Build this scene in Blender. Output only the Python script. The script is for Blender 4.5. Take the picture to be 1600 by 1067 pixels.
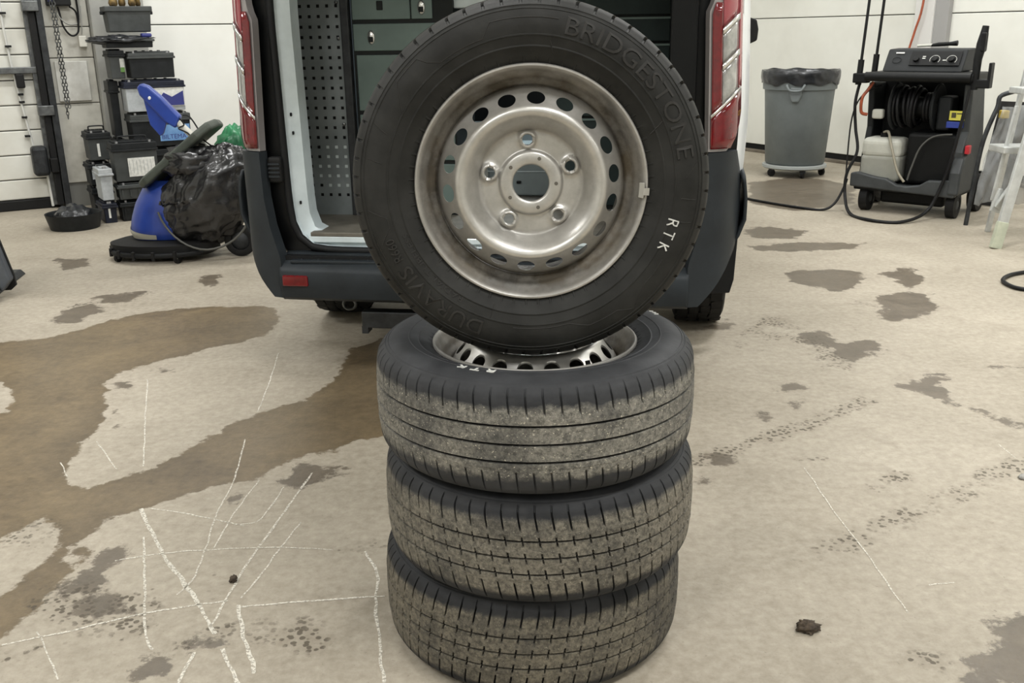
import bpy, bmesh, math, random
import numpy as np
from mathutils import Vector, Matrix, noise
random.seed(7)
R = math.radians
for o in list(bpy.data.objects):
    bpy.data.objects.remove(o, do_unlink=True)
SC = bpy.context.scene
COL = SC.collection

# ------------------------------------------------------------------ camera
PITCH, ROLL, CAM_H = R(17.8), R(-0.9), 1.34
fw = Vector((0, math.cos(PITCH), -math.sin(PITCH)))
up = Vector((0, math.sin(PITCH), math.cos(PITCH)))
rt = Vector((1, 0, 0))
c_, s_ = math.cos(ROLL), math.sin(ROLL)
rt2 = rt * c_ + up * s_
up2 = up * c_ - rt * s_
cd = bpy.data.cameras.new('camera')
cam = bpy.data.objects.new('camera', cd)
COL.objects.link(cam)
M = Matrix.Identity(4)
for i in range(3):
    M[i][0], M[i][1], M[i][2] = rt2[i], up2[i], -fw[i]
M[2][3] = CAM_H
cam.matrix_world = M
cd.sensor_width = 36
cd.lens = 1500 / 1600 * 36
cd.clip_start = .05
SC.camera = cam

# ------------------------------------------------------------------ world, lights, exposure
w = bpy.data.worlds.new('world')
SC.world = w
w.use_nodes = True
w.node_tree.nodes['Background'].inputs[0].default_value = (.75, .82, .9, 1)
w.node_tree.nodes['Background'].inputs[1].default_value = .15
SC.view_settings.view_transform = 'Standard'
SC.view_settings.look = 'None'
SC.view_settings.gamma = 1
SC.view_settings.use_curve_mapping = False
SC.view_settings.exposure = 0.1

ROOM = R(30)                                   # the room is turned 30 degrees to the camera
EX = Vector((math.cos(ROOM), math.sin(ROOM), 0))       # along the garage-door wall
EN = Vector((math.sin(ROOM), -math.cos(ROOM), 0))      # out of that wall, into the room
A0 = Vector((-4.16, 7.795, 0))
def wl(s, off, z=0.):
    return A0 + EX * s + EN * off + Vector((0, 0, z))
def lamp(name, s, off, z, sx, sy, power, col=(.99, .99, .98)):
    l = bpy.data.lights.new(name, 'AREA')
    l.shape = 'RECTANGLE'
    l.size, l.size_y = sx, sy
    l.energy = power
    l.color = col
    o = bpy.data.objects.new(name, l)
    o.location = wl(s, off, z)
    o.rotation_euler = (0, 0, ROOM)
    COL.objects.link(o)
for off, pw in ((2.0, 72), (5.6, 92), (9.2, 92), (12.6, 46)):
    for s in (-2.6, .9, 4.4):
        lamp('ceiling_light', s, off, 4.3, 1.5, .35, pw)
lamp('ceiling_light', 6.6, 3.6, 4.3, 1.5, .35, 60)  # this lamp and the next are added to brighten the right-hand wall
lamp('ceiling_light', 6.6, 7.4, 4.3, 1.5, .35, 50)

# ------------------------------------------------------------------ helpers
def lin(c):
    return tuple((x / 12.92 if x <= .04045 else ((x + .055) / 1.055) ** 2.4) for x in (v / 255 for v in c)) + (1,)

def mat(name, col, rough=.5, metal=0., col2=None, scale=8., detail=4., bump=0., bscale=60., spec=.5, lo=.35, hi=.65, coat=0., obj=True, trans=0., alpha=1., rvar=0.):
    m = bpy.data.materials.new(name)
    m.use_nodes = True
    nt = m.node_tree
    b = nt.nodes['Principled BSDF']
    b.inputs['Roughness'].default_value = rough
    b.inputs['Metallic'].default_value = metal
    if max(col) < 62 and spec == .5:
        spec = .24
    b.inputs['Specular IOR Level'].default_value = spec
    b.inputs['Coat Weight'].default_value = coat
    b.inputs['Transmission Weight'].default_value = trans
    b.inputs['Alpha'].default_value = alpha
    c1 = lin(col)
    tc = nt.nodes.new('ShaderNodeTexCoord')
    co = tc.outputs['Object']
    if col2 is None:
        b.inputs['Base Color'].default_value = c1
    if col2 is not None or rvar:
        n = nt.nodes.new('ShaderNodeTexNoise')
        n.inputs['Scale'].default_value = scale
        n.inputs['Detail'].default_value = detail
        n.inputs['Roughness'].default_value = .62
        nt.links.new(co, n.inputs['Vector'])
        rp = nt.nodes.new('ShaderNodeValToRGB')
        rp.color_ramp.elements[0].position = lo
        rp.color_ramp.elements[1].position = hi
        rp.color_ramp.elements[0].color = c1
        rp.color_ramp.elements[1].color = lin(col2) if col2 else c1
        nt.links.new(n.outputs[0], rp.inputs[0])
        if col2 is not None:
            nt.links.new(rp.outputs[0], b.inputs['Base Color'])
        if rvar:
            mr = nt.nodes.new('ShaderNodeMapRange')
            mr.inputs[3].default_value = rough - rvar
            mr.inputs[4].default_value = rough + rvar
            nt.links.new(n.outputs[0], mr.inputs[0])
            nt.links.new(mr.outputs[0], b.inputs['Roughness'])
    if bump:
        n2 = nt.nodes.new('ShaderNodeTexNoise')
        n2.inputs['Scale'].default_value = bscale
        n2.inputs['Detail'].default_value = 3
        nt.links.new(co, n2.inputs['Vector'])
        bp = nt.nodes.new('ShaderNodeBump')
        bp.inputs['Strength'].default_value = bump
        bp.inputs['Distance'].default_value = .01
        nt.links.new(n2.outputs[0], bp.inputs['Height'])
        nt.links.new(bp.outputs[0], b.inputs['Normal'])
    return m

class MB:
    """collects geometry for one mesh object"""
    def __init__(s):
        s.v, s.f = [], []
    def add(s, vs, fs, M=None):
        k = len(s.v)
        for p in vs:
            p = Vector(p)
            s.v.append(tuple(M @ p if M else p))
        s.f += [tuple(i + k for i in f) for f in fs]
        return s
    def box(s, a, b, M=None):
        x0, y0, z0 = a
        x1, y1, z1 = b
        vs = [(x0, y0, z0), (x1, y0, z0), (x1, y1, z0), (x0, y1, z0), (x0, y0, z1), (x1, y0, z1), (x1, y1, z1), (x0, y1, z1)]
        return s.add(vs, [(0, 3, 2, 1), (4, 5, 6, 7), (0, 1, 5, 4), (1, 2, 6, 5), (2, 3, 7, 6), (3, 0, 4, 7)], M)
    def cbox(s, c, d, M=None):
        return s.box([c[i] - d[i] / 2 for i in range(3)], [c[i] + d[i] / 2 for i in range(3)], M)
    def frustum(s, a, b, tx=0., ty=0., M=None):
        """box whose bottom is inset by tx, ty"""
        x0, y0, z0 = a
        x1, y1, z1 = b
        vs = [(x0 + tx, y0 + ty, z0), (x1 - tx, y0 + ty, z0), (x1 - tx, y1 - ty, z0), (x0 + tx, y1 - ty, z0), (x0, y0, z1), (x1, y0, z1), (x1, y1, z1), (x0, y1, z1)]
        return s.add(vs, [(0, 3, 2, 1), (4, 5, 6, 7), (0, 1, 5, 4), (1, 2, 6, 5), (2, 3, 7, 6), (3, 0, 4, 7)], M)
    def prism(s, poly, h0, h1, axis='z', M=None):
        """polygon extruded along an axis; poly in the two other axes"""
        n = len(poly)
        def P(p, h):
            return {'z': (p[0], p[1], h), 'y': (p[0], h, p[1]), 'x': (h, p[0], p[1])}[axis]
        vs = [P(p, h0) for p in poly] + [P(p, h1) for p in poly]
        fs = [tuple(range(n))[::-1], tuple(range(n, 2 * n))] + [(i, (i + 1) % n, (i + 1) % n + n, i + n) for i in range(n)]
        return s.add(vs, fs, M)
    def tube(s, pts, r, n=8, closed=False, cap=True, M=None):
        pts = [Vector(p) for p in pts]
        m = len(pts)
        rs = r if isinstance(r, (list, tuple)) else [r] * m
        vs, fs = [], []
        prev = None
        for i, p in enumerate(pts):
            a = pts[(i - 1) % m] if (closed or i > 0) else p
            b = pts[(i + 1) % m] if (closed or i < m - 1) else p
            t = (b - a)
            t = t.normalized() if t.length > 1e-9 else Vector((0, 0, 1))
            if prev is None:
                q = Vector((0, 0, 1)) if abs(t.z) < .9 else Vector((1, 0, 0))
                u = t.cross(q).normalized()
            else:
                u = (prev - t * prev.dot(t))
                u = u.normalized() if u.length > 1e-6 else t.orthogonal().normalized()
            prev = u
            v = t.cross(u)
            for k in range(n):
                a_ = 2 * math.pi * k / n
                vs.append(p + (u * math.cos(a_) + v * math.sin(a_)) * rs[i])
        for i in range(m if closed else m - 1):
            j = (i + 1) % m
            for k in range(n):
                l = (k + 1) % n
                fs.append((i * n + k, i * n + l, j * n + l, j * n + k))
        if cap and not closed:
            fs.append(tuple(range(n))[::-1])
            fs.append(tuple((m - 1) * n + k for k in range(n)))
        return s.add(vs, fs, M)
    def lathe(s, prof, n=48, M=None, closed_prof=False, a0=0., a1=2 * math.pi, cap=False):
        m = len(prof)
        full = abs(a1 - a0 - 2 * math.pi) < 1e-6
        nn = n if full else n + 1
        vs = []
        for k in range(nn):
            a = a0 + (a1 - a0) * k / n
            for r, z in prof:
                vs.append((r * math.cos(a), r * math.sin(a), z))
        fs = []
        for k in range(n):
            l = (k + 1) % nn
            for i in range(m if closed_prof else m - 1):
                j = (i + 1) % m
                fs.append((k * m + i, l * m + i, l * m + j, k * m + j))
        if cap:
            fs.append(tuple(k * m for k in range(nn))[::-1])
            fs.append(tuple(k * m + m - 1 for k in range(nn)))
        return s.add(vs, fs, M)
    def grid(s, nu, nv, fn, closeu=False, M=None):
        vs = [fn(i / (nu if closeu else nu - 1), j / (nv - 1)) for i in range(nu) for j in range(nv)]
        fs = []
        for i in range(nu if closeu else nu - 1):
            k = (i + 1) % nu
            for j in range(nv - 1):
                fs.append((i * nv + j, k * nv + j, k * nv + j + 1, i * nv + j + 1))
        return s.add(vs, fs, M)
    def build(s, name, m, parent=None, smooth=None, bevel=0., segs=2, solid=0., subsurf=0, recalc=True):
        me = bpy.data.meshes.new(name)
        me.from_pydata(s.v, [], s.f)
        if recalc:
            bm = bmesh.new()
            bm.from_mesh(me)
            bmesh.ops.recalc_face_normals(bm, faces=bm.faces)
            bm.to_mesh(me)
            bm.free()
        if smooth is not None:
            me.polygons.foreach_set('use_smooth', [True] * len(me.polygons))
            if smooth < 180:
                me.set_sharp_from_angle(angle=R(smooth))
        me.materials.append(m)
        o = bpy.data.objects.new(name, me)
        COL.objects.link(o)
        if parent:
            o.parent = parent
        if solid:
            md = o.modifiers.new('thickness', 'SOLIDIFY')
            md.thickness = solid
            md.offset = 0
        if bevel:
            md = o.modifiers.new('bevel', 'BEVEL')
            md.width = bevel
            md.segments = segs
            md.limit_method = 'ANGLE'
            md.angle_limit = R(35)
            md.harden_normals = False
        if subsurf:
            md = o.modifiers.new('subsurf', 'SUBSURF')
            md.levels = md.render_levels = subsurf
        return o

def thing(name, label, cat, loc=(0, 0, 0), rotz=0., group=None):
    o = bpy.data.objects.new(name, None)
    o.empty_display_size = .1
    COL.objects.link(o)
    o.location = loc
    o.rotation_euler = (0, 0, rotz)
    tag(o, label, cat, group)
    return o
def tag(o, label, cat, group=None, kind=None):
    if label:
        o['label'] = label
    if cat:
        o['category'] = cat
    if group:
        o['group'] = group
    if kind:
        o['kind'] = kind
    return o
def struct(o, label=None):
    o['kind'] = 'structure'
    if label:
        o['label'] = label
    return o
def rotx(a): return Matrix.Rotation(a, 4, 'X')
def roty(a): return Matrix.Rotation(a, 4, 'Y')
def rotz(a): return Matrix.Rotation(a, 4, 'Z')
def tr(x, y, z): return Matrix.Translation((x, y, z))
def smooth_path(pts, k=6, closed=False):
    """Catmull-Rom through the points"""
    P = [Vector(p) for p in pts]
    n = len(P)
    out = []
    for i in range(n if closed else n - 1):
        p0 = P[(i - 1) % n] if (closed or i > 0) else P[0]
        p1, p2 = P[i], P[(i + 1) % n]
        p3 = P[(i + 2) % n] if (closed or i + 2 < n) else P[-1]
        for j in range(k):
            t = j / k
            out.append(.5 * ((2 * p1) + (p2 - p0) * t + (2 * p0 - 5 * p1 + 4 * p2 - p3) * t * t + (3 * p1 - p0 - 3 * p2 + p3) * t ** 3))
    if not closed:
        out.append(P[-1])
    return out
def text_verts(txt, size=1., extrude=0., space=1.):
    c = bpy.data.curves.new('t', 'FONT')
    c.body = txt
    c.size = size
    c.extrude = extrude
    c.space_character = space
    c.resolution_u = 3
    o = bpy.data.objects.new('t', c)
    COL.objects.link(o)
    dg = bpy.context.evaluated_depsgraph_get()
    me = o.evaluated_get(dg).to_mesh()
    vs = [tuple(v.co) for v in me.vertices]
    fs = [tuple(p.vertices) for p in me.polygons]
    o.evaluated_get(dg).to_mesh_clear()
    bpy.data.objects.remove(o, do_unlink=True)
    bpy.data.curves.remove(c)
    return vs, fs
# ------------------------------------------------------------------ the setting
m_wall = mat('wall_panel_white', (226, 226, 220), .5, col2=(214, 213, 205), scale=1.6, lo=.4, hi=.8, bump=.05, bscale=12)
m_wall_dirty = mat('wall_dirty', (196, 194, 184), .6, col2=(150, 146, 136), scale=3.5, lo=.45, hi=.75)
m_joint = mat('joint_dark', (120, 120, 115), .7)
m_ceil = mat('ceiling_white', (215, 215, 210), .7)
m_grey_col = mat('column_grey', (158, 158, 152), .55, col2=(140, 140, 136), scale=3)
m_black = mat('black_rubber', (26, 26, 26), .6)
m_steel = mat('galvanised_steel', (120, 122, 122), .42, .8, col2=(88, 90, 90), scale=20)
m_darksteel = mat('dark_steel', (62, 64, 66), .5, .5, col2=(40, 42, 44), scale=15)
m_cable = mat('cable_black', (22, 22, 23), .5)
m_cable_grey = mat('cable_grey', (150, 150, 145), .5)
m_conduit = mat('conduit_white', (205, 205, 200), .5)

WET= [[(-3.13, 4.03), (-2.57, 4.22), (-2.4, 4.29), (-2.19, 4.34), (-2.12, 4.47), (-2.04, 4.58), (-1.9, 4.76), (-1.72, 4.82), (-1.58, 4.86), (-1.22, 4.84), (-1.16, 4.63), (-1.14, 4.4), (-1.18, 4.29), (-1.37, 4.14), (-1.47, 4.03), (-1.63, 3.84), (-1.67, 3.72), (-1.55, 3.44), (-1.51, 3.29), (-1.5, 3.12), (-1.49, 2.9), (-1.46, 2.82), (-1.4, 2.76), (-1.34, 2.74), (-1.2, 2.88), (-1.13, 3.0), (-1.04, 3.22), (-0.95, 3.36), (-0.8, 3.49), (-0.72, 3.77), (-0.74, 3.92), (-0.72, 4.1), (-0.61, 4.26), (-0.32, 4.24), (-0.25, 3.21), (-0.47, 3.1), (-0.55, 3.05), (-0.63, 2.98), (-0.75, 2.91), (-0.81, 2.8), (-0.95, 2.72), (-1.09, 2.59), (-1.19, 2.53), (-1.22, 2.44), (-1.24, 2.4), (-1.17, 2.34), (-1.16, 2.26), (-1.18, 2.2), (-1.18, 2.07), (-1.2, 1.92), (-1.25, 1.82), (-1.42, 1.58)]]
HOLES= [[(-1.54, 2.35), (-1.45, 2.41), (-1.42, 2.47), (-1.39, 2.55), (-1.31, 2.48), (-1.29, 2.4), (-1.27, 2.3), (-1.29, 2.24), (-1.31, 2.14), (-1.38, 2.06)], [(-2.3, 3.73), (-2.11, 3.72), (-2.03, 3.63), (-1.96, 3.52), (-1.94, 3.38), (-2.07, 3.32)], [(-1.24, 2.3), (-1.23, 2.36), (-1.19, 2.33), (-1.19, 2.27)]]
DAMP= [[(1.58, 5.35), (1.67, 5.45), (1.92, 5.46), (2.03, 5.38), (1.9, 5.04), (1.71, 4.96), (1.61, 5.1), (1.54, 5.2)], [(2.11, 5.34), (2.28, 5.47), (2.36, 5.46), (2.3, 5.15), (2.14, 4.97), (2.12, 5.12)], [(1.92, 4.85), (2.07, 4.93), (2.22, 4.88), (2.1, 4.55), (1.91, 4.41), (1.81, 4.37), (1.82, 4.57)], [(1.32, 4.26), (1.42, 4.25), (1.51, 4.09), (1.63, 4.1), (1.61, 3.96), (1.44, 3.77), (1.4, 3.88), (1.4, 4.0), (1.3, 4.1)], [(1.51, 3.53), (1.68, 3.65), (1.78, 3.71), (1.68, 3.5), (1.64, 3.32), (1.58, 3.41)], [(0.99, 1.77), (1.07, 1.86), (1.15, 1.99), (1.23, 2.0), (1.38, 2.03), (1.2, 1.71), (0.97, 1.71)], [(1.52, 6.13), (1.88, 6.2), (2.33, 6.16), (2.21, 5.98), (1.8, 5.91), (1.52, 6.0)], [(1.06, 3.39), (1.12, 3.44), (1.12, 3.36), (1.05, 3.3)], [(0.56, 2.73), (0.62, 2.76), (0.66, 2.72), (0.56, 2.65)], [(0.61, 2.91), (0.69, 2.92), (0.76, 2.85), (0.67, 2.81)], [(0.86, 4.36), (1.04, 4.46), (1.08, 4.38), (1.01, 4.3), (0.86, 4.28)], [(1.7, 3.31), (1.74, 3.2), (1.83, 3.16), (1.81, 3.11), (1.7, 3.15)], [(1.94, 3.76), (2.12, 3.72), (2.1, 3.68), (1.94, 3.72)], [(1.0, 3.5), (1.12, 3.6), (1.15, 3.52), (1.07, 3.45)], [(0.89, 3.28), (0.94, 3.3), (0.94, 3.2), (0.9, 3.18)], [(1.65, 6.7), (1.86, 6.77), (2.08, 6.59), (1.91, 6.31), (1.6, 6.33)], [(2.2, 8.85), (2.78, 9.2), (3.1, 8.56), (2.74, 7.65), (2.19, 7.35), (1.94, 7.72)], [(-2.38, 4.79), (-2.24, 5.0), (-2.13, 4.87), (-2.16, 4.58), (-2.28, 4.59)], [(-2.28, 5.11), (-2.03, 5.2), (-2.04, 4.99), (-2.2, 4.9)], [(-2.94, 6.06), (-2.72, 6.1), (-2.62, 5.86), (-2.74, 5.74)], [(-1.84, 5.4), (-1.8, 5.63), (-1.7, 5.54), (-1.69, 5.24)], [(-1.18, 2.07), (-1.17, 2.2), (-1.15, 2.3), (-1.09, 2.38), (-1.06, 2.35), (-1.08, 2.24), (-1.02, 2.18), (-1.08, 2.13), (-1.13, 2.12)], [(-0.74, 2.82), (-0.7, 2.9), (-0.54, 2.87), (-0.56, 2.81), (-0.66, 2.71), (-0.73, 2.72)], [(-0.9, 2.64), (-0.87, 2.69), (-0.82, 2.66), (-0.85, 2.6)], [(-0.76, 1.91), (-0.72, 1.94), (-0.67, 1.93), (-0.67, 1.89), (-0.74, 1.88)], [(-0.88, 1.85), (-0.84, 1.88), (-0.8, 1.86), (-0.79, 1.82), (-0.82, 1.79), (-0.85, 1.8)], [(-1.13, 2.12), (-1.03, 2.15), (-0.97, 2.03), (-1.03, 2.01), (-1.09, 2.06)], [(-1.51, 3.83), (-1.47, 3.89), (-1.42, 3.83), (-1.46, 3.78)], [(-1.62, 3.7), (-1.58, 3.73), (-1.54, 3.66), (-1.58, 3.64)], [(-1.52, 3.37), (-1.51, 3.42), (-1.48, 3.36), (-1.45, 3.2)]]
TRACKS= [([(0.58, 2.86), (0.81, 2.99), (1.0, 3.13), (1.33, 3.37)], 0.05), ([(0.78, 2.26), (0.94, 2.34), (1.14, 2.48), (1.38, 2.63), (1.64, 2.82), (1.97, 3.06)], 0.05), ([(-0.76, 1.92), (-0.67, 1.97), (-0.61, 1.99), (-0.49, 1.99), (-0.47, 1.9)], 0.04), ([(-0.61, 1.97), (-0.48, 1.95)], 0.06), ([(-0.5, 2.33), (-0.35, 2.36)], 0.03), ([(-1.41, 2.33), (-1.38, 2.39), (-1.37, 2.47)], 0.07), ([(1.09, 2.65), (1.22, 2.74)], 0.04), ([(0.84, 1.83), (0.93, 1.81)], 0.03), ([(0.88, 2.88), (1.01, 2.86)], 0.025), ([(-1.14, 2.13), (-1.03, 2.06), (-0.96, 2.01)], 0.1), ([(-1.18, 1.87), (-1.11, 1.9)], 0.03), ([(1.08, 4.08), (1.28, 4.41)], 0.1), ([(1.72, 4.78), (1.81, 4.65)], 0.06), ([(1.32, 4.26), (1.36, 3.77)], 0.08), ([(-2.31, 4.9), (-2.0, 5.16)], 0.05)]
CHALK= [([(-1.12, 2.59), (-0.96, 2.32), (-0.86, 2.18), (-0.78, 2.06), (-0.71, 1.95)], 0.009), ([(-0.68, 1.89), (-0.61, 1.77), (-0.58, 1.71)], 0.008), ([(-0.65, 2.82), (-0.69, 2.49), (-0.72, 2.22), (-0.73, 1.98)], 0.0055), ([(-1.04, 4.06), (-0.99, 3.67), (-0.96, 3.36)], 0.004), ([(-0.94, 3.1), (-0.89, 2.77), (-0.88, 2.54), (-0.85, 2.33), (-0.84, 2.18), (-0.86, 2.12)], 0.004), ([(-1.08, 2.29), (-0.94, 2.33), (-0.69, 2.35), (-0.5, 2.33)], 0.004), ([(-1.2, 1.92), (-1.09, 1.96), (-0.98, 2.01), (-0.88, 2.05), (-0.72, 2.09)], 0.005), ([(-0.68, 2.06), (-0.54, 2.08), (-0.33, 2.1)], 0.005), ([(-1.05, 2.42), (-0.96, 2.18), (-0.88, 1.96), (-0.84, 1.89)], 0.005), ([(-0.69, 2.07), (-0.65, 1.96), (-0.61, 1.87), (-0.58, 1.8)], 0.007), ([(-0.72, 2.72), (-0.73, 2.59), (-0.75, 2.5), (-0.81, 2.48)], 0.004), ([(-0.62, 2.49), (-0.65, 2.32), (-0.67, 2.19), (-0.69, 2.1)], 0.004), ([(-0.41, 2.32), (-0.36, 2.2), (-0.35, 2.08), (-0.32, 1.92), (-0.29, 1.76)], 0.006), ([(-1.51, 3.74), (-1.32, 3.18), (-1.22, 2.89)], 0.004), ([(-1.46, 3.1), (-1.3, 2.87)], 0.0035), ([(-0.74, 1.88), (-0.74, 1.77)], 0.006), ([(-0.81, 2.77), (-0.83, 2.54), (-0.83, 2.35)], 0.0035), ([(-1.09, 2.59), (-0.96, 2.55), (-0.84, 2.5), (-0.77, 2.47)], 0.004), ([(-1.51, 2.93), (-1.44, 2.82)], 0.0035), ([(-1.14, 1.97), (-1.01, 1.79)], 0.003), ([(0.93, 2.8), (0.93, 2.49), (0.94, 2.25), (0.94, 1.99)], 0.003), ([(1.63, 2.96), (1.63, 2.85)], 0.003), ([(1.04, 2.11), (1.11, 2.12)], 0.004)]


def seg_dist(P, a, b):
    d = b - a
    t = np.clip(((P - a) @ d) / max(d @ d, 1e-9), 0, 1)
    return np.linalg.norm(P - a - t[:, None] * d, axis=1)
def poly_sdf(P, poly):
    Q = np.array(poly, float)
    n = len(Q)
    dist = np.full(len(P), 1e9)
    ins = np.zeros(len(P), bool)
    for i in range(n):
        a, b = Q[i], Q[(i + 1) % n]
        dist = np.minimum(dist, seg_dist(P, a, b))
        c = ((a[1] > P[:, 1]) != (b[1] > P[:, 1]))
        if abs(b[1] - a[1]) > 1e-9:
            ins ^= c & (P[:, 0] < (b[0] - a[0]) * (P[:, 1] - a[1]) / (b[1] - a[1]) + a[0])
    return np.where(ins, dist, -dist)

def build_floor():
    xs = np.concatenate([np.arange(-11, -4.5, .5), np.arange(-4.5, 4.5, .028), np.arange(4.5, 9.1, .5)])
    ys = np.concatenate([np.arange(-7, .9, .5), np.arange(.9, 6, .028), np.arange(6, 10, .06), np.arange(10, 16.1, .5)])
    X, Y = np.meshgrid(xs, ys, indexing='ij')
    P = np.stack([X.ravel(), Y.ravel()], 1)
    wet = np.full(len(P), -.3)
    for p in WET:
        wet = np.maximum(wet, poly_sdf(P, p))
    for p in HOLES:
        wet = np.minimum(wet, -poly_sdf(P, p))
    damp = np.full(len(P), -.3)
    for p in DAMP:
        damp = np.maximum(damp, poly_sdf(P, p))
    trk = np.full(len(P), -.3)
    for p, wd in TRACKS:
        for a, b in zip(p[:-1], p[1:]):
            trk = np.maximum(trk, wd - seg_dist(P, np.array(a), np.array(b)))
    nx, ny = len(xs), len(ys)
    V = np.zeros((nx * ny, 3), np.float32)
    V[:, :2] = P
    idx = np.arange(nx * ny).reshape(nx, ny)
    F = np.stack([idx[:-1, :-1], idx[1:, :-1], idx[1:, 1:], idx[:-1, 1:]], -1).reshape(-1, 4)
    me = bpy.data.meshes.new('floor')
    me.vertices.add(len(V))
    me.vertices.foreach_set('co', V.ravel())
    me.loops.add(F.size)
    me.loops.foreach_set('vertex_index', F.ravel().astype(np.int32))
    me.polygons.add(len(F))
    me.polygons.foreach_set('loop_start', np.arange(0, F.size, 4, dtype=np.int32))
    me.polygons.foreach_set('loop_total', np.full(len(F), 4, np.int32))
    me.update()
    me.validate()
    for nm, a in (('wet', wet), ('damp', damp), ('track', trk)):
        at = me.attributes.new(nm, 'FLOAT', 'POINT')
        at.data.foreach_set('value', np.clip(a, -.3, .3).astype(np.float32))
    # material
    m = bpy.data.materials.new('concrete_floor')
    m.use_nodes = True
    nt = m.node_tree
    N, L = nt.nodes, nt.links
    b = N['Principled BSDF']
    tc = N.new('ShaderNodeTexCoord')
    co = tc.outputs['Object']
    def noise_(scale, detail=5., rough=.6, dist=0.):
        n = N.new('ShaderNodeTexNoise')
        n.inputs['Scale'].default_value = scale
        n.inputs['Detail'].default_value = detail
        n.inputs['Roughness'].default_value = rough
        n.inputs['Distortion'].default_value = dist
        L.new(co, n.inputs['Vector'])
        return n.outputs[0]
    def ramp(src, p0, p1, c0=(0, 0, 0, 1), c1=(1, 1, 1, 1)):
        r = N.new('ShaderNodeValToRGB')
        r.color_ramp.elements[0].position, r.color_ramp.elements[1].position = p0, p1
        r.color_ramp.elements[0].color, r.color_ramp.elements[1].color = c0, c1
        L.new(src, r.inputs[0])
        return r.outputs[0]
    def mth(op, a, c=None, d=None):
        n = N.new('ShaderNodeMath')
        n.operation = op
        for i, x in enumerate((a, c, d)):
            if x is None:
                continue
            if isinstance(x, (int, float)):
                n.inputs[i].default_value = x
            else:
                L.new(x, n.inputs[i])
        return n.outputs[0]
    def mix(f, a, c, mode='MIX'):
        n = N.new('ShaderNodeMix')
        n.data_type = 'RGBA'
        n.blend_type = mode
        if isinstance(f, (int, float)):
            n.inputs[0].default_value = f
        else:
            L.new(f, n.inputs[0])
        for i, x in ((6, a), (7, c)):
            if isinstance(x, tuple):
                n.inputs[i].default_value = x
            else:
                L.new(x, n.inputs[i])
        return n.outputs[2]
    def attr(nm):
        a = N.new('ShaderNodeAttribute')
        a.attribute_name = nm
        return a.outputs['Fac']
    base = ramp(noise_(1.1, 6), .3, .7, lin((136, 127, 111)), lin((180, 171, 155)))
    fine = ramp(noise_(34, 6, .7), .25, .75, lin((106, 97, 81)), lin((188, 180, 165)))
    base = mix(.42, base, fine)
    blot = ramp(noise_(4.5, 6, .65, .6), .52, .68)
    base = mix(mth('MULTIPLY', blot, .22), base, lin((118, 108, 92)))
    spec = ramp(noise_(95, 2), .66, .74)
    base = mix(mth('MULTIPLY', spec, .35), base, lin((92, 84, 72)))
    # hairline cracks
    vo = N.new('ShaderNodeTexVoronoi')
    vo.feature = 'DISTANCE_TO_EDGE'
    vo.inputs['Scale'].default_value = 13
    wr = N.new('ShaderNodeMix')
    wr.data_type = 'VECTOR'
    wr.inputs[0].default_value = .08
    nn = N.new('ShaderNodeTexNoise')
    nn.inputs['Scale'].default_value = 9
    L.new(co, nn.inputs['Vector'])
    L.new(co, wr.inputs[4])
    L.new(nn.outputs['Color'], wr.inputs[5])
    L.new(wr.outputs[1], vo.inputs['Vector'])
    crk = mth('MULTIPLY', ramp(vo.outputs[0], 0., .022, (1, 1, 1, 1), (0, 0, 0, 1)), ramp(noise_(2.2, 3), .5, .66))
    base = mix(mth('MULTIPLY', crk, .18), base, lin((100, 92, 80)))
    edge = mth('ADD', mth('MULTIPLY', mth('SUBTRACT', noise_(7, 8, .68), .5), .30), mth('MULTIPLY', mth('SUBTRACT', noise_(24, 5, .7), .5), .10))
    wetv = mth('ADD', attr('wet'), mth('MULTIPLY', edge, .55))
    wm = ramp(wetv, 0., .012)
    wetcol = ramp(noise_(3.2, 8, .7, .6), .3, .68, lin((64, 51, 33)), lin((118, 101, 73)))
    wetcol = mix(.35, wetcol, ramp(noise_(30, 5, .7), .3, .75, lin((54, 44, 29)), lin((138, 121, 93))))
    rim = ramp(mth('ABSOLUTE', wetv), .0, .05, (1, 1, 1, 1), (0, 0, 0, 1))
    colr = mix(mth('MULTIPLY', wm, .9), base, wetcol)
    colr = mix(mth('MULTIPLY', mth('MULTIPLY', rim, wm), .35), colr, lin((88, 76, 56)))
    dampv = mth('ADD', attr('damp'), mth('MULTIPLY', edge, .9))
    dm = ramp(dampv, 0., .018)
    colr = mix(mth('MULTIPLY', dm, .8), colr, ramp(noise_(12, 5), .3, .7, lin((60, 51, 39)), lin((90, 79, 65))))
    # tyre prints: blocky dirt
    v2 = N.new('ShaderNodeTexVoronoi')
    v2.inputs['Scale'].default_value = 58
    L.new(co, v2.inputs['Vector'])
    blk = ramp(mth('ADD', v2.outputs[0], mth('MULTIPLY', mth('SUBTRACT', noise_(60, 3), .5), .5)), .34, .46, (1, 1, 1, 1), (0, 0, 0, 1))
    tv = ramp(mth('ADD', attr('track'), mth('MULTIPLY', edge, .35)), 0., .02)
    brk = ramp(noise_(6, 5), .42, .56)
    tm = mth('MULTIPLY', mth('MULTIPLY', tv, blk), brk)
    colr = mix(mth('MULTIPLY', mth('MULTIPLY', tv, brk), .16), colr, lin((96, 86, 70)))
    colr = mix(mth('MULTIPLY', tm, .8), colr, lin((66, 57, 43)))
    # loose crumbs everywhere
    v3 = N.new('ShaderNodeTexVoronoi')
    v3.inputs['Scale'].default_value = 15
    L.new(co, v3.inputs['Vector'])
    crumb = mth('MULTIPLY', ramp(v3.outputs[0], .05, .10, (1, 1, 1, 1), (0, 0, 0, 1)), ramp(noise_(1.7, 4), .55, .65))
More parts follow.
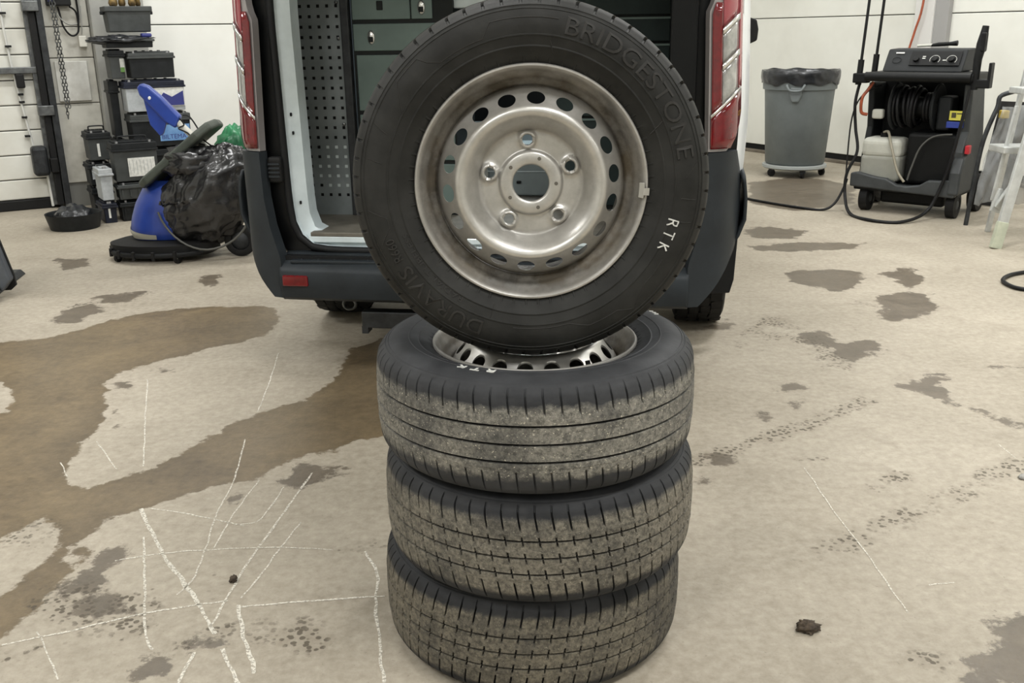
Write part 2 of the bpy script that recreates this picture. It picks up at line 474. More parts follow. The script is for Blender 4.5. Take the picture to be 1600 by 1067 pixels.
    colr = mix(mth('MULTIPLY', crumb, .7), colr, lin((84, 75, 62)))
    L.new(colr, b.inputs['Base Color'])
    rg = mth('ADD', .62, mth('MULTIPLY', mth('SUBTRACT', noise_(3, 4), .5), .25))
    rg = mth('SUBTRACT', rg, mth('MULTIPLY', mth('MAXIMUM', wm, dm), .2))
    L.new(rg, b.inputs['Roughness'])
    b.inputs['Specular IOR Level'].default_value = .4
    bp = N.new('ShaderNodeBump')
    bp.inputs['Strength'].default_value = .12
    bp.inputs['Distance'].default_value = .01
    L.new(noise_(70, 4), bp.inputs['Height'])
    L.new(bp.outputs[0], b.inputs['Normal'])
    me.materials.append(m)
    o = bpy.data.objects.new('floor', me)
    COL.objects.link(o)
    return struct(o, 'worn grey concrete floor with brown wet trail and chalk scratches')
floor = build_floor()

# chalk scratches scored on the concrete
m_chalk = bpy.data.materials.new('chalk_scratch')
m_chalk.use_nodes = True
_nt = m_chalk.node_tree
_b = _nt.nodes['Principled BSDF']
_b.inputs['Base Color'].default_value = lin((220, 215, 202))
_b.inputs['Roughness'].default_value = .9
_tc = _nt.nodes.new('ShaderNodeTexCoord')
_n = _nt.nodes.new('ShaderNodeTexNoise')
_n.inputs['Scale'].default_value = 130
_n.inputs['Detail'].default_value = 4
_n.inputs['Roughness'].default_value = .75
_r = _nt.nodes.new('ShaderNodeValToRGB')
_r.color_ramp.elements[0].position = .37
_r.color_ramp.elements[1].position = .54
_r.color_ramp.elements[1].color = (.85, .85, .85, 1)
_nt.links.new(_tc.outputs['Object'], _n.inputs['Vector'])
_nt.links.new(_n.outputs[0], _r.inputs[0])
_nt.links.new(_r.outputs[0], _b.inputs['Alpha'])
for pts, wd in CHALK:
    wd *= 1.2
    P = smooth_path([(x, y, 0) for x, y in pts], 10)
    mb = MB()
    vs, fs = [], []
    for i, p in enumerate(P):
        t = (P[min(i + 1, len(P) - 1)] - P[max(i - 1, 0)]).normalized()
        nrm = Vector((-t.y, t.x, 0))
        k = noise.noise(p * 14) * .5 + 1
        j = noise.noise(p * 22 + Vector((3, 0, 0))) * .004
        vs += [p + nrm * (wd * .5 * k + j) + Vector((0, 0, .0012)), p - nrm * (wd * .5 * k - j) + Vector((0, 0, .0012))]
        if i:
            fs.append((2 * i - 2, 2 * i - 1, 2 * i + 1, 2 * i))
    mb.add(vs, fs).build('chalk_line', m_chalk, floor)

# ---- walls
def wbox(mb, s0, s1, o0, o1, z0, z1):
    M = Matrix(((EX.x, EN.x, 0, A0.x), (EX.y, EN.y, 0, A0.y), (0, 0, 1, 0), (0, 0, 0, 1)))
    return mb.box((s0, o0, z0), (s1, o1, z1), M)
CEIL = 4.6
S_R = 7.75                                 # the corner with the right-hand wall
m_wall_core = mat('wall_core', (150, 150, 146), .8)
wallL = struct(wbox(MB(), -6, S_R + .3, -.35, -.16, 0, CEIL).build('wall_left', m_wall_core), 'white panelled wall with sectional garage door')
def lwall_panel(s0, s1, z0, z1, o0=-.16, o1=0., m=m_wall):
    return wbox(MB(), s0, s1, o0, o1, z0, z1).build('wall_panel', m, wallL, bevel=.006)
for z0, z1 in ((.12, 1.448), (1.456, 2.74), (2.748, 4.03), (4.038, 4.6)):
    lwall_panel(.885, S_R, z0, z1)
wbox(MB(), .885, S_R, -.16, .005, 0, .12).build('plinth', m_joint, wallL)
# strip between the door and the column: older, dirty boards
for z0, z1 in ((.2, .84), (.846, 1.20), (1.206, 1.44), (1.446, 4.6)):
    lwall_panel(.50, .88, z0, z1, -.16, -.005, m_wall_dirty)
wbox(MB(), .50, .88, -.16, -.02, 0, .2).build('plinth', m_joint, wallL)
wbox(MB(), -6, .5, -.16, -.05, 2.85, CEIL).build('wall_panel', m_wall, wallL)
col = struct(wbox(MB(), .885, 1.3, -.02, .12, 0, CEIL).build('trim_1', m_grey_col, bevel=.01), 'grey column beside the garage door')

# ---- sectional garage door
door = struct(wbox(MB(), -4.5, .5, -.15, -.125, .02, 2.84).build('door_1', m_joint), 'white sectional garage door with horizontal ribs')
m_door = mat('door_white', (224, 224, 216), .45, col2=(208, 206, 196), scale=2.2, bump=.05, bscale=20)
zz = [.085, .250, .447, .645, .843, 1.038, 1.235, 1.434, 1.633, 1.83, 2.03, 2.23, 2.43, 2.63, 2.83]
for a, b in zip(zz[:-1], zz[1:]):
    wbox(MB(), -4.5, .42, -.125, -.085, a + .004, b - .004).build('door_panel', m_door, door, bevel=.008)
wbox(MB(), -4.5, .42, -.125, -.07, .0, .085).build('bottom_seal', m_black, door, bevel=.01)
# guide rail with its roller plates
wbox(MB(), .41, .50, -.12, -.03, .03, 4.2).build('side_plate', m_steel, door)
mb = MB()
wbox(mb, .495, .545, -.04, .05, .03, 4.2)
mb.build('guide_rail', m_darksteel, door, bevel=.006)
wbox(MB(), .44, .49, -.03, .03, .03, 4.2).build('cable_channel', m_black, door, bevel=.006)
for z in (.80, 1.60):
    wbox(MB(), .40, .52, -.03, .07, z - .04, z + .04).build('roller_bracket', m_steel, door, bevel=.006)
wbox(MB(), .05, .48, -.085, -.02, 1.09, 1.14).build('latch_bar', m_steel, door, bevel=.005)
wbox(MB(), .28, .34, -.08, .02, .98, 1.09).build('latch_housing', m_black, door, bevel=.01)
wbox(MB(), .30, .42, -.08, .06, .28, .52).build('roller_motor', m_darksteel, door, bevel=.03, segs=3)
wbox(MB(), .43, .49, -.03, .06, .30, .42).build('roller_lever', m_black, door, bevel=.01)
mb = MB()
mb.tube(smooth_path([wl(.26, -.06, 1.75), wl(.255, -.05, 1.45), wl(.27, -.06, 1.15), wl(.30, -.05, .8), wl(.33, -.05, .52)], 6), .009, 6)
mb.build('lift_cable', m_conduit, door, smooth=60)
for z in (1.55, 1.3, .93, .87, .75, .6):
    wbox(MB(), .245 if z > 1 else .28, .29 if z > 1 else .32, -.07, -.03, z - .008, z + .008).build('cable_clip', m_black, door)
mb = MB()
mb.tube([wl(.40, -.03, .28), wl(.405, -.03, .02)], .012, 6)
mb.build('drop_pipe', m_conduit, door, smooth=60)

# things that hang on the wall strip
mb = MB()
def chain_link(mb, c, ang, rr=.010, L=.030):
    pts = []
    for i in range(10):
        a = 2 * math.pi * i / 10
        x, z = math.cos(a) * rr, math.sin(a) * L * .62
        pts.append(c + (EX * math.cos(ang) + EN * math.sin(ang)) * x + Vector((0, 0, z)))
    mb.tube(pts, .0035, 5, closed=True)
k = 0
for q in (0, .022):
    z = 1.95
    while z > .74 + q * 3:
        chain_link(mb, wl(.608 + q, .11, z), (k % 2) * math.pi / 2 + .4)
        z -= .028
        k += 1
tag(mb.build('hanging_chain', m_steel, smooth=60), 'galvanised hoist chain hanging beside the garage door', 'chain')
t = thing('switch_box', 'black door switch box with looping cables above the hanging chain', 'switch box', wl(.68, 0, 1.60), ROOM)
mb = MB()
def cl(pts): return [Vector((p[0] - .68, -p[1], p[2] - 1.60)) for p in pts]
mb.tube(smooth_path(cl([(.66, .04, 1.595), (.67, .04, 1.53), (.68, .04, 1.45), (.715, .05, 1.385), (.755, .05, 1.375), (.79, .05, 1.42), (.79, .04, 1.55), (.745, .04, 1.597)]), 6), .008, 6)
mb.tube(smooth_path(cl([(.80, .03, 1.78), (.805, .04, 1.55), (.79, .05, 1.45)]), 6), .008, 6)
mb.build('black_cable', m_cable, t, smooth=60)
mb = MB()
mb.tube(smooth_path(cl([(.635, .03, 1.595), (.66, .04, 1.52), (.71, .05, 1.465), (.77, .05, 1.46), (.81, .04, 1.5), (.825, .03, 1.78)]), 6), .006, 6)
mb.tube(smooth_path(cl([(.83, .03, 1.6), (.82, .04, 1.45), (.81, .03, 1.38)]), 6), .004, 6)
mb.build('grey_cable', m_cable_grey, t, smooth=60)
M = None
MB().box((-.10, -.08, 0), (.08, 0, .16), M).build('housing', m_black, t, bevel=.01)
MB().box((-.09, -.085, .03), (-.05, -.08, .07), M).build('label_plate', mat('plate_navy', (30, 30, 70), .4), t)
t = tag(wbox(MB(), .782, .84, -.005, .05, 1.285, 1.372).build('junction_box', mat('box_cream', (214, 212, 202), .5), bevel=.006), 'small cream junction box on the dirty wall strip', 'box')
t = tag(wbox(MB(), .575, .82, -.005, .02, .862, 1.178).build('access_panel', mat('hatch_white', (216, 216, 210), .5, col2=(186, 184, 176), scale=6), bevel=.006), 'white square access panel behind the hanging chain', 'panel')
mb = MB()
for p in (((1.22, .13), (1.22, .13)),):
    mb.tube([wl(1.20, .14, .0), wl(1.20, .14, 1.0)], .012, 8)
struct(mb.build('trim_2', m_conduit, smooth=60), 'white conduit on the grey column')

# ---- right-hand wall
CORN = wl(S_R, 0)
ER = Vector((math.sin(ROOM), -math.cos(ROOM), 0))      # along the wall towards the camera's right
NR = Vector((-math.cos(ROOM), -math.sin(ROOM), 0))
MR = Matrix(((ER.x, NR.x, 0, CORN.x), (ER.y, NR.y, 0, CORN.y), (0, 0, 1, 0), (0, 0, 0, 1)))
def rbox(mb, s0, s1, o0, o1, z0, z1): return mb.box((s0, o0, z0), (s1, o1, z1), MR)
def wr_(s, off, z=0.): return CORN + ER * s + NR * off + Vector((0, 0, z))
wallR = struct(rbox(MB(), -.3, 15, -.35, -.16, 0, CEIL).build('wall_right', m_wall_core), 'white panelled wall behind the grey bin')
m_wallR = mat('wall_panel_right', (222, 222, 214), .45, col2=(206, 205, 196), scale=1.3, lo=.42, hi=.8, bump=.05, bscale=10)
for z0, z1 in ((.09, 1.448), (1.456, 2.74), (2.748, 4.03), (4.038, 4.6)):
    rbox(MB(), 0, 15, -.16, 0, z0, z1).build('wall_panel', m_wallR, wallR, bevel=.006)
rbox(MB(), 0, 15, -.16, -.02, .0, .09).build('plinth', m_black, wallR)
struct(rbox(MB(), 0, 15, -.02, .05, 0, .03).build('baseboard_right', mat('plinth_concrete', (120, 112, 100), .8, col2=(92, 84, 72), scale=6), bevel=.005), 'low concrete kerb under the white wall')
sc = (Vector((3.81, 9.40, 0)) - CORN).dot(ER)
struct(rbox(MB(), sc, sc + .20, 0, .08, .95, CEIL).build('trim_3', mat('post_light', (205, 204, 200), .5), bevel=.005), 'light steel post on the white wall')
struct(rbox(MB(), sc + .20, sc + .34, 0, .06, .95, CEIL).build('trim_4', mat('post_shade', (150, 149, 147), .55), bevel=.005), 'shaded side of the steel post, shade painted grey')  # post's shaded side, the shade put into its grey

# ---- unseen ends of the room and the ceiling
wbox(MB(), -6.3, -6, -.35, 15, 0, CEIL).build('wall_back', m_wall)
struct(bpy.data.objects['wall_back'])
struct(wbox(MB(), -6.3, S_R + .3, 14.9, 15.2, 0, CEIL).build('wall_front', m_wall))
struct(wbox(MB(), -6.3, S_R + .3, -.4, 15.2, CEIL, CEIL + .2).build('ceiling', m_ceil))
# ------------------------------------------------------------------ wheels
RT = .345
def tyre_material(name, dust, dustcol, dustcol2, speck=.5, side=(36, 36, 35), seed=0., shoulder=.325):
    m = bpy.data.materials.new(name)
    m.use_nodes = True
    nt = m.node_tree
    N, L = nt.nodes, nt.links
    b = N['Principled BSDF']
    tc = N.new('ShaderNodeTexCoord')
    mp = N.new('ShaderNodeMapping')
    mp.inputs['Location'].default_value = (seed, seed * .7, 0)
    L.new(tc.outputs['Object'], mp.inputs[0])
    def nz(sc, d=5, r=.65):
        n = N.new('ShaderNodeTexNoise')
        n.inputs['Scale'].default_value = sc
        n.inputs['Detail'].default_value = d
        n.inputs['Roughness'].default_value = r
        L.new(mp.outputs[0], n.inputs['Vector'])
        return n.outputs[0]
    def ramp(src, a, c, c0=(0, 0, 0, 1), c1=(1, 1, 1, 1)):
        r = N.new('ShaderNodeValToRGB')
        r.color_ramp.elements[0].position, r.color_ramp.elements[1].position = a, c
        r.color_ramp.elements[0].color, r.color_ramp.elements[1].color = c0, c1
        L.new(src, r.inputs[0])
        return r.outputs[0]
    def mth(op, a, c):
        n = N.new('ShaderNodeMath')
        n.operation = op
        for i, x in enumerate((a, c)):
            if isinstance(x, (int, float)):
                n.inputs[i].default_value = x
            else:
                L.new(x, n.inputs[i])
        return n.outputs[0]
    def mix(f, a, c):
        n = N.new('ShaderNodeMix')
        n.data_type = 'RGBA'
        L.new(f, n.inputs[0]) if not isinstance(f, (int, float)) else setattr(n.inputs[0], 'default_value', f)
        for i, x in ((6, a), (7, c)):
            if isinstance(x, tuple):
                n.inputs[i].default_value = x
            else:
                L.new(x, n.inputs[i])
        return n.outputs[2]
    sx = N.new('ShaderNodeSeparateXYZ')
    L.new(tc.outputs['Object'], sx.inputs[0])
    rad = mth('SQRT', mth('ADD', mth('MULTIPLY', sx.outputs[0], sx.outputs[0]), mth('MULTIPLY', sx.outputs[1], sx.outputs[1])), 0)
    az = mth('ABSOLUTE', sx.outputs[2], 0)
    rub = ramp(nz(9), .3, .7, lin(tuple(c - 8 for c in side)), lin(tuple(c + 14 for c in side)))
    # dirt sits on the running surface, its edge ragged towards the shoulder
    e = mth('ADD', mth('SUBTRACT', shoulder - .24, az), mth('MULTIPLY', mth('SUBTRACT', nz(22), .5), .03))
    tread = mth('MULTIPLY', ramp(e, 0., .012), ramp(rad, RT - .0085, RT - .0065))
    dcol = ramp(nz(6, 6), .34, .66, lin(dustcol), lin(dustcol2))
    dcol = mix(.5, dcol, ramp(nz(95, 5, .8), .38, .62, lin(tuple(c * .42 for c in dustcol)), lin(tuple(min(255, c * 1.35) for c in dustcol2))))
    mask = mth('MULTIPLY', tread, mth('MULTIPLY', ramp(nz(4, 6), .26, .52), dust))
    c = mix(mask, rub, dcol)
    sp = mth('MULTIPLY', mth('MULTIPLY', ramp(nz(210, 2), .63, .72), tread), speck)
    c = mix(sp, c, lin((196, 190, 172)))
    L.new(c, b.inputs['Base Color'])
    b.inputs['Roughness'].default_value = .62
    b.inputs['Specular IOR Level'].default_value = .22
    bp = N.new('ShaderNodeBump')
    bp.inputs['Strength'].default_value = .55
    bp.inputs['Distance'].default_value = .004
    L.new(mth('ADD', mth('MULTIPLY', nz(150, 4, .7), tread), mth('MULTIPLY', nz(40, 4), .3)), bp.inputs['Height'])
    L.new(bp.outputs[0], b.inputs['Normal'])
    return m

SIDE = [(.212, .088), (.219, .097), (.232, .1065), (.2485, .1135), (.2495, .1147), (.2515, .1148), (.2525, .1143), (.268, .119), (.269, .1203), (.271, .1204), (.272, .1195), (.285, .1205), (.300, .1187), (.312, .1140), (.3145, .1128), (.3155, .1136), (.3178, .1122), (.3185, .1108), (.321, .1092), (.322, .1098), (.324, .1082), (.3250, .1066), (.331, .1010), (.3355, .0945)]
def side_z(r):
    for (r0, z0), (r1, z1) in zip(SIDE[:-1], SIDE[1:]):
        if r0 <= r <= r1:
            return z0 + (z1 - z0) * (r - r0) / max(r1 - r0, 1e-6)
    return SIDE[-1][1]
def crown(z):
    a = abs(z)
    return RT - .0045 * (a / .08) ** 2 if a < .085 else RT - .0051 - (a - .085) * .5
def make_tyre(m, parent, pitches=64, slots=(True, True), sdepth=.009, slant=.35, gw=.0027, gdepth=.010, phase=0., tick=.0075, sw=.07):
    half = []                                            # tread half profile, z falling from the shoulder to 0
    zs = [.0925, .088, .080, .070, .062, .056, .050, .046]
    prof = [(r, z, 0) for r, z in SIDE]
    tread = []
    for z in zs:
        tread.append((crown(z), z, 1))
    g = .0365
    for c in (g, 0., -g):
        tread += [(crown(c), c + gw + tick + .002, 4), (crown(c), c + gw + tick, 2), (crown(c), c + gw, 2), (crown(c) - gdepth, c + gw * .7, 3), (crown(c) - gdepth, c - gw * .7, 3), (crown(c), c - gw, 2), (crown(c), c - gw - tick, 2), (crown(c), c - gw - tick - .002, 4)]
    for z in zs[::-1]:
        tread.append((crown(z), -z, 1))
    prof += tread + [(r, -z, 0) for r, z in SIDE[::-1]]
    fr = [0., .40, .43, .43 + sw, .46 + sw]                         # one narrow cut per pitch
    cols = [(k + f) / pitches * 2 * math.pi for k in range(pitches) for f in fr]
    vs, fs = [], []
    m_ = len(prof)
    for ci, a in enumerate(cols):
        insl = ci % len(fr) in (2, 3)
        pk = ci // len(fr)
        for r, z, kind in prof:
            rr = r
            if insl:
                if kind == 1 and slots[0] and abs(z) > .058:
                    rr = r - sdepth * (.6 if abs(z) > .09 else 1)
                elif kind == 2 and slots[1] and (pk + (z > 0)) % 1 == 0:
                    rr = r - sdepth * .8
                elif kind == 0 and abs(z) < .104 and slots[0]:
                    rr = r - sdepth * .5
            aa = a + phase + slant * z * (1 if kind else 0) + (0 if kind else slant * math.copysign(.0925, z))
            vs.append((rr * math.cos(aa), rr * math.sin(aa), z))
    n = len(cols)
    for k in range(n):
        l = (k + 1) % n
        for i in range(m_ - 1):
            fs.append((k * m_ + i, l * m_ + i, l * m_ + i + 1, k * m_ + i + 1))
    o = MB().add(vs, fs).build('tyre', m, parent, smooth=32)
    return o

m_rim = bpy.data.materials.new('steel_rim_silver')
m_rim.use_nodes = True
def _rim():
    nt = m_rim.node_tree
    N, L = nt.nodes, nt.links
    b = N['Principled BSDF']
    tc = N.new('ShaderNodeTexCoord')
    def nz(sc, d=5):
        n = N.new('ShaderNodeTexNoise')
        n.inputs['Scale'].default_value = sc
        n.inputs['Detail'].default_value = d
        n.inputs['Roughness'].default_value = .65
        L.new(tc.outputs['Object'], n.inputs['Vector'])
        return n.outputs[0]
    def mth(op, a, c):
        n = N.new('ShaderNodeMath')
        n.operation = op
        for i, x in enumerate((a, c)):
            if isinstance(x, (int, float)):
                n.inputs[i].default_value = x
            else:
                L.new(x, n.inputs[i])
        return n.outputs[0]
    def ramp(src, stops):
        r = N.new('ShaderNodeValToRGB')
        e = r.color_ramp.elements
        while len(e) < len(stops):
            e.new(.5)
        for k, (p, c) in enumerate(stops):
            e[k].position, e[k].color = p, c
        L.new(src, r.inputs[0])
        return r.outputs[0]
    sx = N.new('ShaderNodeSeparateXYZ')
    L.new(tc.outputs['Object'], sx.inputs[0])
    rad = mth('SQRT', mth('ADD', mth('MULTIPLY', sx.outputs[0], sx.outputs[0]), mth('MULTIPLY', sx.outputs[1], sx.outputs[1])), 0)
    k = lambda v: (v, v, v, 1)
    # brake dust and rust film: heavy in the rim well, deepened there to paint its shade, some on the lip and in the dish corner
    d = ramp(mth('MULTIPLY', rad, 4), [(.0, k(.12)), (.36, k(.18)), (.395, k(.5)), (.44, k(.22)), (.55, k(.06)), (.62, k(.10)), (.69, k(.4)), (.725, k(1)), (.79, k(.95)), (.835, k(.75)), (.868, k(.4))])
    dirt = mth('MULTIPLY', d, ramp(nz(14), [(.3, k(.62)), (.58, k(1.0))]))
    mx = N.new('ShaderNodeMix')
    mx.data_type = 'RGBA'
    L.new(dirt, mx.inputs[0])
    L.new(ramp(nz(30), [(.3, lin((176, 174, 169))), (.7, lin((200, 198, 193)))]), mx.inputs[6])
    L.new(ramp(nz(9), [(.35, lin((30, 26, 20))), (.65, lin((84, 75, 60)))]), mx.inputs[7])
    L.new(mx.outputs[2], b.inputs['Base Color'])
    L.new(mth('SUBTRACT', .80, mth('MULTIPLY', dirt, .75)), b.inputs['Metallic'])
    L.new(mth('ADD', .33, mth('MULTIPLY', dirt, .25)), b.inputs['Roughness'])
_rim()

DISC = [(.0345, .072), (.036, .0745), (.040, .076), (.055, .076), (.0595, .0735), (.0615, .067), (.064, .0655), (.067, .0655), (.0985, .0655), (.1015, .0675), (.104, .072), (.109, .079), (.117, .092), (.125, .1015), (.132, .1065), (.138, .1065), (.1425, .1040), (.146, .1000), (.1725, .0690), (.1765, .062), (.1815, .053)]
def disc_z(r):
    if r <= DISC[0][0]:
        return DISC[0][1]
    for (r0, z0), (r1, z1) in zip(DISC[:-1], DISC[1:]):
        if r0 <= r <= r1:
            return z0 + (z1 - z0) * (r - r0) / max(r1 - r0, 1e-6)
    return DISC[-1][1]
NC = 180
def ring_with_holes(mb, count, rin, rout, rh, hw, hh, side, zf, phase=0., rings=(0., .35, .75, 1.), bumpf=None):
    """annulus rin..rout cut by `count` elliptical holes centred on radius rh (half width hw along the arc, half height hh)"""
    seg = NC // count
    da = 2 * math.pi / count
    for k in range(count):
        ac = phase + (k + .5) * da
        per = [(-.5 + i / seg, 0.) for i in range(seg)] + [(.5, j / side) for j in range(side)] + [(.5 - i / seg, 1.) for i in range(seg)] + [(-.5, 1 - j / side) for j in range(side)]
        n = len(per)
        vs, fs = [], []
        hc = (rh - rin) / (rout - rin)
        for ti, t in enumerate(rings):
            for (u, v) in per:
                ru = rin + v * (rout - rin)
                x, y = u * da * rh, ru - rh
                ang = math.atan2(y / hh, x / hw)
                hx, hy = hw * math.cos(ang), hh * math.sin(ang)
                px, py = hx + (x - hx) * t, hy + (y - hy) * t
                rr = rh + py
                a = ac + px / rh
                z = zf(rr)
                if bumpf:
                    z += bumpf(math.hypot(px, py))
                vs.append((rr * math.cos(a), rr * math.sin(a), z))
        m = len(rings)
        # wall of the hole
        for i in range(n):
            p = Vector(vs[i])
            vs.append((p.x, p.y, p.z - .0045))
        for i in range(n):
            j = (i + 1) % n
            for t in range(m - 1):
                fs.append((t * n + i, t * n + j, (t + 1) * n + j, (t + 1) * n + i))
            fs.append((m * n + i, m * n + j, j, i))
        mb.add(vs, fs)
def make_rim(parent, hole_phase=0.):
    # barrel, both lips
    prof = [(.2205, .0985), (.2212, .1025), (.2195, .1055), (.2165, .1058), (.2135, .1035), (.2105, .0985), (.2085, .092), (.2055, .0865), (.2015, .0805), (.1985, .0765), (.1965, .069), (.192, .063), (.186, .059), (.1822, .054), (.1820, -.045), (.190, -.052), (.1975, -.062), (.199, -.078), (.206, -.088), (.2105, -.0985), (.2165, -.1058), (.2212, -.1025), (.2205, -.0985)]
    back = [(r + .003, z) for r, z in prof[::-1][1:-1]]
    rim = MB().lathe(prof, NC).build('rim', m_rim, parent, smooth=40)
    mb = MB()
    lo = [p for p in DISC if p[0] <= .0645]
    mb.lathe(lo + [(.066, disc_z(.066))], NC)
    bump = lambda d: .0065 * math.exp(-((max(d - .0135, 0)) / .0045) ** 2) if d > .0112 else .0065 * max(0, (d - .0085) / .0027)
    ring_with_holes(mb, 5, .066, .0985, .0815, .0098, .0098, 6, disc_z, phase=math.pi / 2 + R(4) - math.pi / 5, rings=(0., .1, .2, .3, .42, .56, .75, 1.), bumpf=bump)
    mid = [p for p in DISC if .0985 <= p[0] <= .146]
    mb.lathe(mid, NC)
    ring_with_holes(mb, 18, .146, .1725, .1592, .0172, .0112, 6, disc_z, phase=hole_phase)
    mb.lathe([p for p in DISC if p[0] >= .1725], NC)
    bm = bmesh.new()
    me = bpy.data.meshes.new('t')
    me.from_pydata(mb.v, [], mb.f)
    bm.from_mesh(me)
    bmesh.ops.remove_doubles(bm, verts=bm.verts, dist=.0002)
    mb2 = MB()
    bm.verts.index_update()
    mb2.v = [tuple(v.co) for v in bm.verts]
    mb2.f = [tuple(v.index for v in f.verts) for f in bm.faces]
    bm.free()
    bpy.data.meshes.remove(me)
    disc = mb2.build('wheel_disc', m_rim, rim, smooth=45)
    return rim, disc

m_letter = mat('sidewall_letter', (44, 43, 41), .6)
m_paint = mat('paint_white', (214, 214, 208), .7, col2=(170, 170, 166), scale=120)
def arc_text(txt, r0, h, a_start, a_end, m, parent, name, ext=.0022):
    vs, fs = text_verts(txt, 1., .5)
    xs = [v[0] for v in vs]
    ys = [v[1] for v in vs]
    x0, x1, y0, y1 = min(xs), max(xs), min(ys), max(ys)
    out = []
    for x, y, z in vs:
        a = a_start + (a_end - a_start) * (x - x0) / (x1 - x0)
        r = r0 + h * (y - y0) / (y1 - y0)
        out.append((r * math.cos(a), r * math.sin(a), side_z(r) + (ext if z > 0 else -.003)))
    return MB().add(out, fs).build(name, m, parent)
GLYPH = {'R': [[(0, 0), (.05, 1), (.55, .95), (.6, .7), (.4, .52), (.05, .5)], [(.35, .5), (.75, .0)]],
         'T': [[(-.1, 1), (.75, .97)], [(.35, .97), (.3, 0)]],
         'K': [[(.05, 0), (.1, 1)], [(.65, .95), (.12, .5)], [(.2, .52), (.75, .05)]]}
def paint_strokes(parent, txt, rc, h, a0, wchar, flip=False, wd=.0042, name='paint_mark'):
    """hand-painted letters on the sidewall; tops of the letters point outwards (flip: inwards)"""
    mb = MB()
    for i, ch in enumerate(txt):
        for st in GLYPH[ch]:
            P = []
            sub = []
            for p, q in zip(st[:-1], st[1:]):
                for t in (0, .25, .5, .75):
                    sub.append((p[0] + (q[0] - p[0]) * t, p[1] + (q[1] - p[1]) * t))
            sub.append(st[-1])
            for (x, y) in sub:
                s = -1 if flip else 1
                r = rc + s * (y - .5) * h
                a = a0 - s * ((i * 1.45 + x) * wchar) / rc
                P.append(Vector((r * math.cos(a), r * math.sin(a), side_z(r) + .0006)))
            vs, fs = [], []
            for k, p in enumerate(P):
                t = (P[min(k + 1, len(P) - 1)] - P[max(k - 1, 0)]).normalized()
                nv = t.cross(Vector((0, 0, 1))).normalized() * wd * .5 * (1 + .5 * noise.noise(p * 300))
                e = Vector((0, 0, .0007))
                vs += [p + nv + e, p - nv + e, p - nv - e * 3, p + nv - e * 3]
                if k:
                    b0, b1 = 4 * k - 4, 4 * k
                    fs += [(b0 + q, b0 + (q + 1) % 4, b1 + (q + 1) % 4, b1 + q) for q in range(4)]
            fs += [(0, 1, 2, 3), tuple(len(vs) - 4 + q for q in (3, 2, 1, 0))]
            mb.add(vs, fs)
    return mb.build(name, m_paint, parent)
def sidewall_lines(parent):
    """thin moulded ridges and arrow shapes of the sidewall"""
    mb = MB()
    def ridge(pts, wd=.0016, ht=.0011):
        P = []
        for (r0, a0), (r1, a1) in zip(pts[:-1], pts[1:]):
            n = max(2, int(abs(a1 - a0) / 3) + 2)
            for k in range(n):
                t = k / n
                P.append((r0 + (r1 - r0) * t, R(a0 + (a1 - a0) * t)))
        P.append((pts[-1][0], R(pts[-1][1])))
        Q = [Vector((r * math.cos(a), r * math.sin(a), side_z(r))) for r, a in P]
        vs, fs = [], []
        for k, p in enumerate(Q):
            t = (Q[min(k + 1, len(Q) - 1)] - Q[max(k - 1, 0)]).normalized()
            nv = t.cross(Vector((0, 0, 1))).normalized() * wd
            vs += [p + nv - Vector((0, 0, .001)), p + Vector((0, 0, ht)), p - nv - Vector((0, 0, .001))]
            if k:
                b0, b1 = 3 * k - 3, 3 * k
                fs += [(b0, b0 + 1, b1 + 1, b1), (b0 + 1, b0 + 2, b1 + 2, b1 + 1)]
        mb.add(vs, fs)
    ridge([(.300, 100), (.300, 80)])
    ridge([(.276, 108), (.276, 126), (.292, 130), (.309, 132)])
    ridge([(.276, 108), (.300, 104), (.300, 100)])
    ridge([(.309, 132), (.309, 142), (.290, 146), (.274, 150)])
    ridge([(.311, 158), (.283, 160)])
    ridge([(.311, 170), (.283, 171)])
    ridge([(.312, 188), (.28, 192), (.28, 196)])
    ridge([(.312, 196), (.312, 206)])
    ridge([(.28, 196), (.305, 201)])
    ridge([(.277, 262), (.277, 285), (.293, 292), (.293, 304), (.31, 309)])
    ridge([(.31, 309), (.288, 318), (.288, 330)])
    ridge([(.24, 252), (.268, 252)])
    ridge([(.24, 22), (.268, 25)])
    ridge([(.24, 80), (.262, 82)])
    ridge([(.29, 2), (.312, 7)])
    ridge([(.283, 345), (.311, 346)])
    ridge([(.283, 354), (.311, 354)])
    tag(mb.build('moulded_lines', m_letter, parent), None, None, kind='stuff')

def add_valve(rim, a):
    mb = MB()
    r0, r1 = .195, .172
    p = lambda r, z: (r * math.cos(a), r * math.sin(a), z)
    mb.tube([p(.196, .058), p(.186, .064), p(.176, .075), p(.172, .086)], [.006, .006, .0045, .0042], 10)
    mb.tube([p(.173, .083), p(.170, .094)], .0052, 10)
    mb.build('valve_stem', m_black, rim, smooth=50)

